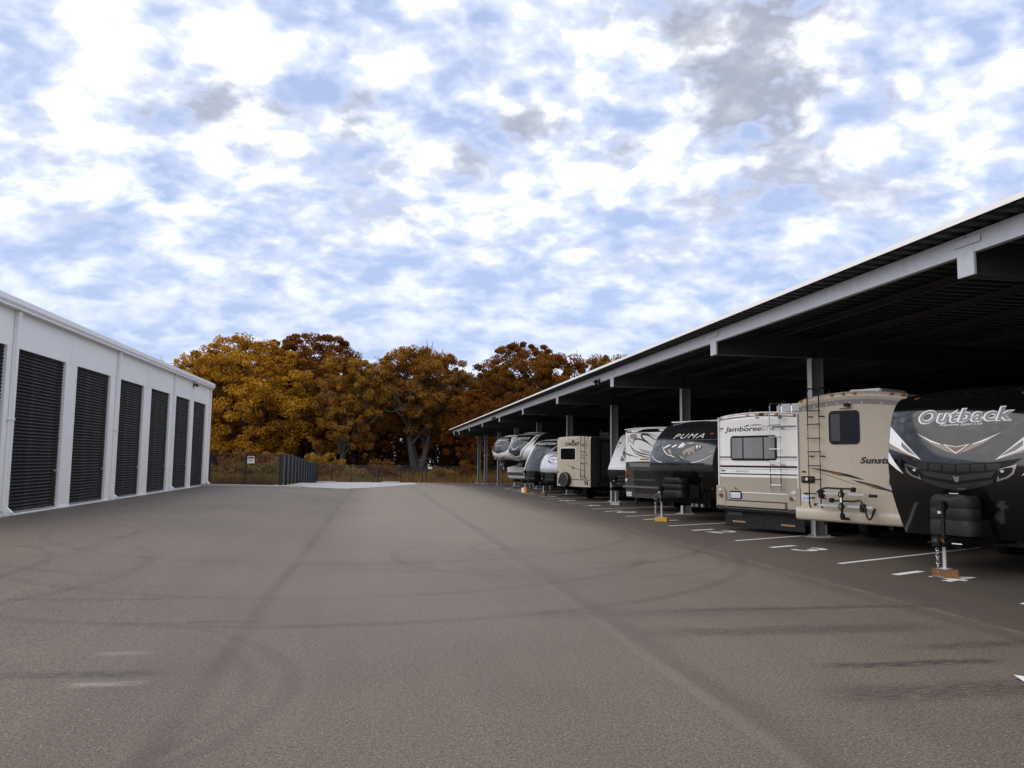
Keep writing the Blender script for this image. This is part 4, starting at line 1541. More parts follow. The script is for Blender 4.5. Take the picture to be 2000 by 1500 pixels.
# ---- 3 white and tan class C motorhome, rear to the aisle
def motorhome_jamboree():
    P = (9.651, 19.034)
    t = thing('motorhome', 'white and tan motorhome with Jamboree lettering, silver ladder and black mud flap', 'motorhome', place(P), RZ, 'parked recreational vehicles')
    hw = 1.23
    prof = [(.58, .0), (1.0, 0), (2.0, 0), (2.86, 0), (2.94, .01), (2.99, .05)]
    S, top = shell(t, hw, prof, .05, 12, .085, 8.0, 'rear_cap', WHITE_GEL, WHITE_GEL, nx=26, nz=36)
    chassis(t, hw, 8.0, .58, (2.2, 6.6), .2)
    panel(t, 'lower_panel', S, [(-1.222, .585), (1.222, .585), (1.222, 1.40), (-1.222, 1.40)], TAN_LOWER, .010)
    crn = lambda x, z: z + .075 * (1 - (x / hw) ** 2)
    xs = [-1.2 + 2.4 * i / 18 for i in range(19)]
    for z0, z1, m, tt in ((2.885, 2.905, TAN_BAND, .016), (2.905, 2.955, WHITE_GEL, .022), (2.955, 2.97, TAN_BAND, .016)):
        panel(t, 'roof_moulding', S, [(x, crn(x, z0)) for x in xs] + [(x, crn(x, z1)) for x in xs[::-1]], m, tt)
    for x in (-1.225, 1.195):
        MB().box(x, x + .03, -.018, .06, 1.16, 2.97).build('corner_moulding', WHITE_TRIM, t, bevel=.006)
    for x in (-1.145, -.275, .022, .315, .62, 1.155):
        lamp(t, S, x, crn(x, 2.93), .045, AMBER, .03, .033, 'marker_light', .02)
    panel(t, 'camera', S, [(.10, 3.005), (.135, 3.035), (.205, 3.035), (.24, 3.005), (.205, 2.975), (.135, 2.975)], BLK_PLASTIC, .06, .02)
    panel(t, 'brake_light', S, rrect(0, .105, 2.905, 2.935, .012), AMBER, .02)
    lettering(t, 'lettering', S, 'Jamboree', -1.0, 2.585, .125, BLACK_GRAPH, 1.17, .22, .003)
    lettering(t, 'lettering', S, 'GT', .185, 2.585, .125, GREY_GRAPH, .235, .35, .0)
    panel(t, 'sunrise_graphic', S, [(-.20, 2.725), (-.13, 2.745), (-.06, 2.757), (.01, 2.76), (.085, 2.753), (.16, 2.74), (.25, 2.715), (.06, 2.722), (-.02, 2.722), (-.10, 2.718)], TAUPE_GRAPH, .003, .003)
    panel(t, 'peak_graphic', S, [(-.40, 2.70), (-.24, 2.752), (-.20, 2.715), (-.27, 2.722), (-.30, 2.70)], BLACK_GRAPH, .003, .003)
    for a, b, z0, z1, m in ((-1.19, -1.05, 2.645, 2.692, GREY_GRAPH), (-1.19, -1.07, 2.592, 2.602, TAN_BAND), (.48, 1.19, 2.645, 2.692, GREY_GRAPH), (.46, 1.19, 2.592, 2.602, GREY_GRAPH),
                            (-1.19, -.80, 1.885, 1.935, GREY_GRAPH), (.62, 1.19, 1.885, 1.935, GREY_GRAPH), (-1.19, -.79, 1.835, 1.845, TAN_BAND), (.61, 1.19, 1.835, 1.845, TAN_BAND),
                            (-1.19, 1.19, 1.645, 1.697, BLACK_GRAPH), (-1.19, 1.19, 1.597, 1.609, TAN_BAND), (-1.19, 1.19, 1.462, 1.492, BLACK_GRAPH)):
        panel(t, 'stripe', S, [(a, z0), (b, z0), (b, z1), (a, z1)], m)
    panel(t, 'vent_slot', S, rrect(-1.15, -1.0, 1.535, 1.568, .004), BLACK_GRAPH, .006)
    lettering(t, 'lettering', S, 'FLEETWOOD', -.66, 1.525, .036, BLUE_GRAPH, .40, .3, .001, 1.1)
    panel(t, 'maker_mark', S, [(-.80, 1.56), (-.77, 1.545), (-.74, 1.56), (-.765, 1.525)], STEEL_GRAPH)
    window(t, S, -.805, .618, 1.825, 2.466, .09, (-.398, .231), True, .055)
    ladder(t, S, .505, .805, 1.12, 3.27, [1.22, 1.51, 1.81, 2.11, 2.41, 2.71], CHROME, .014, .12, .5, (1.72, 2.62), 3.05)
    MB().box(.77, .85, -.17, -.10, 2.86, 2.95).build('ladder_lock', GREY_GRAPH, t, bevel=.01)
    for sx in (1, -1):
        f = (lambda q: q) if sx > 0 else (lambda q: mirror(q))
        pod = panel(t, 'lamp_pod', S, f([(-1.275, .585), (-.945, .585), (-.945, .90), (-.965, 1.03), (-1.02, 1.11), (-1.113, 1.155), (-1.20, 1.168), (-1.275, 1.165)]), TAN_LOWER, .085, .0, None)
        e = lamp(t, S, sx * -1.125, 1.05, .075, CHROME, .012, .055, 'lamp_ring', .085)
        e.parent = pod
        e = lamp(t, S, sx * -1.118, 1.05, .055, CLEAR_LENS, .015, .04, 'reversing_light', .092)
        e.parent = pod
        e = lamp(t, S, sx * -1.12, .91, .07, CHROME, .010, .042, 'lamp_ring', .085)
        e.parent = pod
        e = lamp(t, S, sx * -1.065, .905, .05, RED_LENS, .025, .046, 'tail_light', .09)
        e.parent = pod
        e = panel(t, 'pod_skirt', S, f([(-1.27, .56), (-.95, .56), (-.95, .64), (-1.20, .655), (-1.27, .62)]), CHARCOAL, .02, .085, None)
        e.parent = pod
    MB().box(-.50, .92, -.028, -.004, .985, 1.012).build('ledge_moulding', WHITE_GEL, t, bevel=.008)
    panel(t, 'bumper_gap', S, [(-.93, .60), (.93, .60), (.93, .80), (-.93, .80)], BLACK_GRAPH, .004, .010)
    MB().box(-.905, .905, -.13, -.015, .64, .775).build('bumper_step', TAN_LOWER, t, bevel=.012)
    MB().box(-1.2, 1.2, -.06, .12, .52, .582).build('under_bumper', BLK_PLASTIC, t, bevel=.01)
    panel(t, 'plate_frame', S, rrect(-.83, -.465, .835, 1.03, .03), BLK_PLASTIC, .03, .010)
    plate_num(t, S, -.80, -.49, .855, .995, 'IJK 2125', .042)
    lamp(t, S, -.63, 1.11, .025, CHROME, .05, None, 'lock', .01)
    MB().lathe((0, 0, 0), (0, 0, 1), [(.01, 0), (.01, .01)], 4)
    fl = MB().box(-1.11, 1.29, .10, .115, .10, .53).build('mud_flap', BLK_RUBBER, t, bevel=.004)
    for (a, b) in ((-.85, -.44), (.63, 1.03)):
        MB().box(a, b, .075, .099, .215, .262).build('reflector_frame', CHROME, fl, bevel=.008)
        MB().box(a + .05, b - .05, .066, .076, .225, .252).build('reflector', AMBER, fl)
    MB().box(-1.0, -.56, .094, .0985, .395, .475).build('worn_badge', IRON, fl)
    MB().box(-.05, .75, .9, 1.7, 3.06, 3.32).build('air_conditioner', WHITE_GEL, t, bevel=.05)
    MB().box(-.9, -.3, 4.2, 5.2, 3.05, 3.30).build('air_conditioner', WHITE_GEL, t, bevel=.05)
    return t


# ---- 4 gunmetal travel trailer
def trailer_puma():
    P = (9.13, 23.19)
    t = thing('travel_trailer', 'gunmetal travel trailer with PUMA lettering, mountain graphic and black propane cover', 'trailer', place(P), RZ, 'parked recreational vehicles')
    hw = 1.275
    prof = [(.60, .66), (.9, .46), (1.3, .15), (1.55, .03), (1.74, 0), (2.1, .10), (2.45, .29), (2.75, .58), (2.95, .88), (3.04, 1.10)]
    S, top = shell(t, hw, prof, .14, 3.0, .05, 8.5, 'front_cap', GUN_GLOSS, CHARCOAL)
    chassis(t, hw, 8.5, .60, (4.6, 5.5))
    MB().box(-1.2, 1.25, 1.08, 1.20, 3.05, 3.09).build('roof_edge', WHITE_TRIM, t, bevel=.01)
    panel(t, 'lower_cap', S, [(-1.27, .61), (1.27, .61), (1.27, 1.50), (-1.27, 1.50)], DARK_GLOSS, .004)
    panel(t, 'cap_seam', S, [(-1.26, 2.452), (1.26, 2.452), (1.26, 2.462), (-1.26, 2.462)], TAN_BAND, .004)
    lettering(t, 'lettering', S, 'PUMA', -.44, 2.505, .155, WHITE_GRAPH, 1.18, .28, .0, 1.25)
    # mountain emblem: dark shield, snowy peaks, crouching big cat
    panel(t, 'emblem', S, [(-.83, 2.22), (-.70, 2.30), (-.45, 2.34), (.05, 2.38), (.5, 2.35), (.80, 2.28), (.88, 2.20), (.60, 2.04), (.28, 1.90), (.02, 1.80), (-.25, 1.90), (-.58, 2.05)], CHARCOAL, .003)
    for pts in ([(-.72, 2.20), (-.55, 2.30), (-.40, 2.335), (-.48, 2.26), (-.55, 2.24), (-.62, 2.20)], [(-.36, 2.24), (-.20, 2.33), (-.14, 2.28), (-.22, 2.26), (-.28, 2.22)], [(-.08, 2.22), (.0, 2.33), (.06, 2.38), (.14, 2.33), (.22, 2.30), (.14, 2.29), (.12, 2.21), (.06, 2.25), (.02, 2.21)],
                [(.20, 2.34), (.40, 2.36), (.55, 2.35), (.40, 2.335)], [(.60, 2.26), (.66, 2.30), (.70, 2.24), (.66, 2.17), (.64, 2.22)], [(.72, 2.28), (.80, 2.26), (.76, 2.20)], [(-.40, 2.00), (-.18, 1.93), (-.02, 1.905), (-.12, 1.93), (-.30, 2.0)], [(.05, 1.985), (.28, 1.885), (.20, 1.90)]):
        panel(t, 'peak', S, pts, WHITE_GRAPH, .003, .003)
    panel(t, 'cat_figure', S, [(.03, 2.07), (.14, 2.08), (.24, 2.15), (.34, 2.20), (.46, 2.225), (.50, 2.255), (.56, 2.25), (.60, 2.21), (.58, 2.16), (.62, 2.08), (.66, 2.02), (.60, 2.03), (.53, 2.11), (.48, 2.08), (.47, 2.00), (.41, 1.99), (.40, 2.08), (.30, 2.07), (.26, 1.99), (.20, 2.0), (.20, 2.08)], TAUPE_GRAPH, .003, .004)
    panel(t, 'cat_figure', S, [(-.50, 2.15), (-.40, 2.19), (-.33, 2.15), (-.30, 2.08), (-.24, 2.05), (-.30, 2.02), (-.40, 2.06), (-.44, 2.10)], TAUPE_GRAPH, .003, .004)
    stripe(t, 'arc', S, [(-1.22, 1.985), (-1.05, 1.88), (-.85, 1.80), (-.62, 1.76)], WHITE_GRAPH, .012, .02)
    stripe(t, 'arc', S, [(1.22, 1.985), (1.05, 1.89), (.82, 1.80), (.57, 1.76)], WHITE_GRAPH, .012, .02)
    stripe(t, 'arc', S, [(-.80, 2.30), (-.66, 2.16), (-.50, 2.04), (-.36, 1.97)], WHITE_GRAPH, .006, .012, .03, .004)
    panel(t, 'maker_mark', S, [(-.22, 1.845), (-.10, 1.835), (.0, 1.85), (.1, 1.835), (.2, 1.845), (.06, 1.82), (.0, 1.80), (-.06, 1.82)], STEEL_GRAPH, .003, .002)
    for x in (-.90, .98):
        lamp(t, S, x, 2.64, .06, BLK_PLASTIC if x < 0 else AMBER, .03, .022)
    propane_cover(t, 0, -.02, .70, 1.30, .86, .5, BLK_PLASTIC)
    jy = tongue(t, -.86, .58, -.66, 0, 1.02, .125)
    mb = MB()
    mb.ring((0, -.84, .70), (0, 1, 0), .13, .010, 16, 5)
    mb.build('cable_loop', COLUMN_GREY, t, smooth=True)
    hang_chain(t, -.12, -.80, .60, .22, 7, ALU, False)
    hang_chain(t, .12, -.80, .60, .28, 6, ALU, False)
    b = W(P, 0, jy)
    block((b.x, b.y, gz(b.x, b.y) + .002), RZ + rad(26), (.38, .18, .122), WOOD_YELLOW, 'yellow painted timber block under the jack of the PUMA trailer')
    for k, x in enumerate((.35, .5, .72)):
        MB().box(x, x + .09, .25, .32, .44, .53).build('stabiliser_bracket', ALU, t)
    return t


# ---- 5 class A motorhome with swirls and dark grilles
def motorhome_swirl():
    P = (9.904, 27.83)
    t = thing('motorhome', 'cream motorhome with dark swirl graphics above a charcoal grille and amber lamps', 'motorhome', place(P), RZ, 'parked recreational vehicles')
    hw = 1.275
    prof = [(.47, .02), (.9, 0), (1.7, 0), (2.84, 0), (2.90, .02), (2.97, .08)]
    S, top = shell(t, hw, prof, .06, 10, .06, 10.0, 'rear_cap', WHITE_GEL, CHARCOAL, nx=24, nz=34)
    chassis(t, hw, 10.0, .5, (2.8, 8.4), .2)
    xs = [-1.24 + 2.48 * i / 16 for i in range(17)]
    panel(t, 'top_band', S, [(x, 2.865) for x in xs] + [(x, 2.94 + .05 * (1 - (x / hw) ** 2)) for x in xs[::-1]], DARK_GLOSS, .008)
    MB().tube(smooth_path([(-1.24, -.02, 2.985), (-.7, -.03, 3.02), (0, -.03, 3.03), (.7, -.03, 3.02), (1.24, -.02, 2.985)], 4), .018, 8).build('roof_moulding', WHITE_GEL, t, smooth=True)
    panel(t, 'lower_cap', S, [(-1.268, .475), (1.268, .475), (1.268, 1.765), (.4, 1.80), (-.4, 1.80), (-1.268, 1.765)], IRON, .012)
    panel(t, 'swirl_field', S, disc(-.80, 2.725, .20, 18, .11), TAUPE_GRAPH)
    G = BLACK_GRAPH
    stripe(t, 'swirl', S, [(-.82, 2.42), (-.80, 2.54), (-.68, 2.62), (-.50, 2.625), (-.285, 2.565), (.10, 2.40), (.5, 2.2)], G, .03, .01, .06)
    stripe(t, 'swirl', S, [(-.28, 2.62), (-.37, 2.70), (-.36, 2.78), (-.22, 2.80), (.0, 2.74), (.27, 2.61), (.7, 2.42)], G, .06, .01, .08)
    stripe(t, 'swirl', S, [(-.28, 2.62), (-.1, 2.52), (.08, 2.40)], G, .05, .02)
    stripe(t, 'swirl', S, [(-1.06, 2.80), (-1.10, 2.70), (-1.02, 2.60), (-.84, 2.47)], G, .012, .012, .03)
    stripe(t, 'swirl', S, [(-.70, 2.84), (-.3, 2.83), (.1, 2.78), (.5, 2.66)], G, .012, .01, .03)
    stripe(t, 'swirl', S, [(-1.0, 2.43), (-.78, 2.23), (-.467, 2.11), (-.02, 2.03), (.5, 1.98)], G, .01, .01, .05)
    stripe(t, 'swirl', S, [(-.97, 2.38), (-.72, 2.12), (-.35, 1.995), (-.02, 1.95), (.5, 1.93)], G, .01, .01, .045)
    for k in range(4):
        stripe(t, 'swirl', S, [(-.55 + .04 * k, 2.30 - .035 * k), (-.2, 2.20 - .03 * k), (.3, 2.12 - .02 * k)], G, .004, .004, .014)
    panel(t, 'flash', S, [(-1.262, 2.14), (-1.262, 2.05), (-1.0, 2.0), (-.40, 1.935), (-.75, 2.0)], GREY_GRAPH)
    panel(t, 'reflector', S, rrect(-.44, .0, 1.86, 1.905, .015), AMBER, .02)
    lamp(t, S, -1.10, 2.57, .055, WHITE_GEL, .03, None, 'vent_cap')
    for sx in (-1, 1):
        for z, m in ((1.47, AMBER), (1.28, RED_LENS), (1.105, CLEAR_LENS)):
            lamp(t, S, sx * 1.17, z, .062, m, .04, .07, 'tail_light', .012)
    panel(t, 'hatch_lip', S, [(-.95, 1.60), (.95, 1.60), (.95, 1.74), (-1.05, 1.74)], GREY_GRAPH, .010, .012)
    panel(t, 'hatch_slot', S, [(-1.1, 1.66), (1.1, 1.66), (1.1, 1.755), (-1.1, 1.755)], BLACK_GRAPH, .008, .013)
    for z0, z1 in ((1.165, 1.465), (.82, 1.10), (.64, .78)):
        gq = panel(t, 'grille', S, [(-.80 + (1.465 - z0) * .1, z0), (.86, z0), (.86, z1), (-.82 + (1.465 - z1) * .1, z1)], BLACK_GRAPH, .006, .012)
        for k in range(5):
            zz = z0 + (z1 - z0) * (k + .5) / 5
            e = panel(t, 'louvre', S, [(-.74, zz - .012), (.84, zz - .012), (.84, zz + .006), (-.74, zz + .006)], CHARCOAL, .016, .018)
            e.parent = gq
    MB().prism([(-1.27, y, z) for y, z in ((-.0, .80), (-.10, .83), (-.12, .88), (-.012, .90))], (2.54, 0, 0)).build('bumper_moulding', GREY_GRAPH, t)
    plate_num(t, S, -1.19, -.90, .51, .665, 'A52 118', .014)
    MB().lathe((-.75, .1, .20), (0, 0, 1), [(.06, 0), (.05, .12), (.03, .3)], 10).build('tow_hitch', BLK_STEEL, t)
    return t


# ---- 6 white travel trailer with slanted nose
def trailer_white_wedge():
    P = (10.41, 32.08)
    t = thing('travel_trailer', 'white wedge-nosed travel trailer with dark striped window panel and black lower front', 'trailer', place(P), RZ, 'parked recreational vehicles')
    hw = 1.22
    prof = [(.66, .40), (.78, .26), (1.12, .03), (1.44, 0), (1.9, .20), (2.4, .47), (2.8, .70), (2.97, .90), (3.05, 1.12)]
    S, top = shell(t, hw, prof, .10, 3.0, .04, 8.0, 'front_cap', WHITE_GEL, WHITE_GEL)
    chassis(t, hw, 8.0, .66, (4.2, 5.1))
    panel(t, 'lower_cap', S, [(-1.218, .665), (1.218, .665), (1.218, 1.455), (-1.218, 1.455)], BLK_PLASTIC, .006)
    panel(t, 'stripe', S, [(-1.21, 1.50), (1.21, 1.50), (1.21, 1.545), (-1.21, 1.545)], SILVER, .003)
    fr = panel(t, 'windshield_surround', S, rrect(-.60, .60, 1.74, 2.93, .10), SILVER, .02)
    panel(t, 'windshield', S, rrect(-.53, .53, 1.82, 2.86, .05), GUN_GLOSS, .004, .02)
    panel(t, 'windshield_top', S, [(-.50, 2.73), (.50, 2.73), (.50, 2.85), (-.50, 2.85)], BLACK_GRAPH, .003, .024)
    panel(t, 'stripe', S, [(-.53, 2.68), (.53, 2.68), (.53, 2.70), (-.53, 2.70)], WHITE_GRAPH, .003, .026)
    lettering(t, 'lettering', S, 'SPR', -.47, 2.57, .09, WHITE_GRAPH, .36, .3, .004, 1.1, .025)
    for z in (2.46, 2.34, 2.12):
        panel(t, 'stripe', S, [(-.53, z), (-.53, z - .04), (.25, z - .64), (.25, z - .60)], WHITE_GRAPH, .003, .026)
    lamp(t, S, -1.02, 2.60, .10, BLK_PLASTIC, .03, .03)
    lamp(t, S, 1.02, 2.60, .10, BLK_PLASTIC, .03, .03)
    panel(t, 'decal', S, rrect(-1.12, -1.0, 2.38, 2.50, .01), SILVER, .002)
    propane_cover(t, 0, -.10, .75, 1.22, .70, .42, BLK_PLASTIC)
    jy = tongue(t, -.82, .62, -.60, 0, 1.15, .12)
    b = W(P, 0, jy)
    block((b.x, b.y, gz(b.x, b.y) + .002), RZ + rad(26), (.40, .18, .117), CONCRETE, 'pale block under the jack of the white wedge-nosed trailer')
    return t


# ---- 7 tan class C with spare wheel
def motorhome_conquest():
    P = (9.20, 36.40)
    t = thing('motorhome', 'tan motorhome with CONQUEST lettering, spare wheel cover and black ladder', 'motorhome', place(P), RZ, 'parked recreational vehicles')
    hw = 1.205
    prof = [(.62, .0), (1.2, 0), (2.5, 0), (2.84, .01), (2.91, .05)]
    S, top = shell(t, hw, prof, .05, 10, .055, 7.5, 'rear_cap', TAN_BODY, CHARCOAL, nx=24, nz=30)
    chassis(t, hw, 7.5, .64, (2.0, 6.0), .2)
    window(t, S, -.87, .20, 1.865, 2.405, .08, (), False, .03)
    panel(t, 'window_trim', S, rrect(-.90, .23, 1.835, 2.435, .10), WHITE_TRIM, .012)
    lettering(t, 'lettering', S, 'CONQUEST', -.58, 2.535, .135, BLACK_GRAPH, 1.10, .2, .010, 1.1)
    stripe(t, 'swoosh', S, [(-.45, 1.62), (-.1, 1.54), (.25, 1.46), (.52, 1.38)], BLACK_GRAPH, .005, .005, .035)
    stripe(t, 'swoosh', S, [(-.25, 1.585), (-.02, 1.50), (.05, 1.41), (.02, 1.35)], BLACK_GRAPH, .005, .01, .05)
    panel(t, 'stripe', S, [(-1.20, .925), (1.20, .925), (1.20, .955), (-1.20, .955)], BLACK_GRAPH)
    sw = MB().lathe((-.43, -.01, .93), (0, -1, 0), [(.30, 0), (.345, .03), (.355, .10), (.345, .19), (.31, .22), (.28, .215), (.0, .215)], 28).build('spare_wheel_cover', CHARCOAL, t, smooth=True)
    MB().lathe((-.43, -.05, .93), (0, -1, 0), [(.358, 0), (.362, .02), (.362, .12), (.358, .14)], 28).build('cover_band', BLK_RUBBER, sw, smooth=True)
    ladder(t, S, .70, .98, 1.05, 3.05, [1.12, 1.40, 1.68, 1.96, 2.24, 2.52], BLK_STEEL, .018, .11, .3, (1.72, 2.08, 2.58), 2.92)
    for sx in (-1, 1):
        f = (lambda q: q) if sx < 0 else (lambda q: mirror(q))
        for o_ in (0, .13):
            panel(t, 'tail_light', S, f([(-1.09 + o_, .72), (-1.02 + o_, .72), (-.98 + o_, .90), (-1.05 + o_, .90)]), BLACK_GRAPH if o_ == 0 else RED_LENS, .02)
    for x in (-.25, .05, .35):
        lamp(t, S, x, 2.83, .045, AMBER, .02, .018)
    panel(t, 'camera', S, rrect(-.02, .10, 2.70, 2.77, .02), BLK_PLASTIC, .05)
    lamp(t, S, -1.10, 1.26, .055, BLACK_GRAPH, .01, .065, 'filler_cap')
    for x in (-1.1, 1.05):
        lamp(t, S, x, 2.86, .05, RED_LENS, .02, .02)
    # near side: slide-out room, trims, locker door
    sx = hw

    def side(name, y0, y1, z0, z1, m, t0, t1, r=.05, parent=None):
        bm = bmesh.new()
        bm.faces.new([bm.verts.new((sx + t1, y, z)) for y, z in rrect(y0, y1, z0, z1, r)])
        ex = bmesh.ops.extrude_face_region(bm, geom=bm.faces[:])
        for v in ex['geom']:
            if isinstance(v, bmesh.types.BMVert):
                v.co.x = sx + t0
        bmesh.ops.recalc_face_normals(bm, faces=bm.faces)
        return fin(bm, name, m, parent or t)
    sl = side('slide_out_room', .55, 3.6, .98, 2.78, BLK_PLASTIC, .0, .10)
    side('slide_out_panel', .66, 3.5, 1.06, 2.70, CHARCOAL, .10, .115, .05, sl)
    side('locker_door', .55, 1.9, .66, .86, BLK_PLASTIC, 0, .015)
    side('locker_panel', .62, 1.83, .69, .83, CHARCOAL, .015, .022)
    side('side_stripe', .05, 7.4, .90, .95, BLACK_GRAPH, 0, .006, .005)
    MB().box(-.3, .4, 2.0, 3.0, 2.95, 3.22).build('air_conditioner', BLK_PLASTIC, t, bevel=.05)
    return t


# ---- 8 silver teardrop-nosed trailer
def trailer_silver():
    P = (9.15, 40.40)
    t = thing('travel_trailer', 'silver round-nosed travel trailer with dark swirl emblem, beside the CONQUEST motorhome', 'trailer', place(P), RZ, 'parked recreational vehicles')
    hw = 1.22
    prof = [(.62, .5), (1.0, .18), (1.22, .05), (1.42, 0), (1.75, .10), (2.1, .34), (2.4, .70), (2.62, 1.08), (2.78, 1.5), (2.84, 1.8)]
    S, top = shell(t, hw, prof, .12, 3.0, .03, 7.5, 'front_cap', SILVER, SILVER)
    chassis(t, hw, 7.5, .62, (4.2, 5.1))
    panel(t, 'lower_cap', S, [(-1.218, .625), (1.218, .625), (1.218, 1.21), (-1.218, 1.21)], BLK_PLASTIC, .005)
    panel(t, 'upper_cap', S, [(-.85, 2.30), (.85, 2.30), (.95, 2.75), (-.95, 2.75)], GUN_GLOSS, .003)
    stripe(t, 'name_stripe', S, [(-.50, 2.20), (-.1, 2.22), (.35, 2.20)], STEEL_GRAPH, .05, .05, .07)
    stripe(t, 'swirl', S, [(-.55, 1.90), (-.62, 1.98), (-.40, 2.06), (0, 2.05), (.4, 1.95)], CHARCOAL, .01, .01, .07)
    stripe(t, 'swirl', S, [(-.55, 1.90), (-.52, 1.80), (-.30, 1.74), (.05, 1.76)], CHARCOAL, .02, .01, .08)
    stripe(t, 'swirl', S, [(-.36, 1.72), (-.25, 1.66), (.1, 1.66), (.5, 1.68)], CHARCOAL, .01, .01, .03)
    stripe(t, 'swirl', S, [(-.40, 1.92), (-.15, 1.86), (.2, 1.92)], CHARCOAL, .01, .01, .05)
    lamp(t, S, -.95, 2.28, .05, BLK_PLASTIC, .03, .03)
    propane_cover(t, 0, -.06, .75, 1.20, .8, .46, BLK_PLASTIC)
    jy = tongue(t, -.80, .58, -.60, 0, 1.05, .19)
    b = W(P, 0, jy)
    block((b.x, b.y, gz(b.x, b.y) + .002), RZ + rad(26), (.30, .20, .188), WOOD_BROWN, 'white-fronted brown block under the jack of the silver trailer')
    q = W(P, 0, jy)
    return t


# ---- 9 dark trailer with white side edge
def trailer_reflection():
    P = (8.95, 44.30)
    t = thing('travel_trailer', 'dark-nosed trailer with REFLECTION lettering and white front edges', 'trailer', place(P), RZ, 'parked recreational vehicles')
    hw = 1.25
    prof = [(.60, .34), (.95, .03), (1.3, .02), (1.75, .16), (2.2, .38), (2.6, .62), (2.85, .88), (2.98, 1.2), (3.04, 1.5)]
    S, top = shell(t, hw, prof, .22, 2.4, .04, 8.5, 'front_cap', WHITE_GEL, CHARCOAL, roofmat=BLK_PLASTIC)
    chassis(t, hw, 8.5, .6, (4.6, 5.5))
    panel(t, 'dark_field', S, [(-1.02, .62), (1.10, .62), (1.15, 1.5), (1.12, 2.95), (-.80, 2.97), (-.95, 2.5), (-1.05, 1.8), (-1.10, 1.2)], DARK_GLOSS, .004)
    panel(t, 'windshield', S, [(-.93, 1.62), (-.15, 1.55), (.60, 2.10), (1.02, 2.45), (.95, 2.62), (-.72, 2.70), (-.84, 2.3)], SMOKE, .006, .004)
    stripe(t, 'flash', S, [(-.35, 1.60), (.05, 1.82), (.5, 2.2)], BLACK_GRAPH, .02, .05, .07, .01)
    lettering(t, 'lettering', S, 'REFLECTION', -.70, 2.72, .12, WHITE_GRAPH, 1.60, .25, .004, 1.0, .01)
    propane_cover(t, 0, -.10, .72, 1.25, .76, .46, BLK_PLASTIC)
    jy = tongue(t, -.82, .60, -.62, 0, 1.25, .32)
    b = W(P, 0, jy)
    o = block((b.x, b.y, gz(b.x, b.y) + .002), RZ + rad(26), (.34, .30, .316), WOOD_YELLOW, 'tall yellow jack stand block with white label under the REFLECTION trailer', 'jack_block')
    MB().box(-.13, .02, -.158, -.1515, .04, .28).build('label_plate', WHITE_GRAPH, o)
    return t


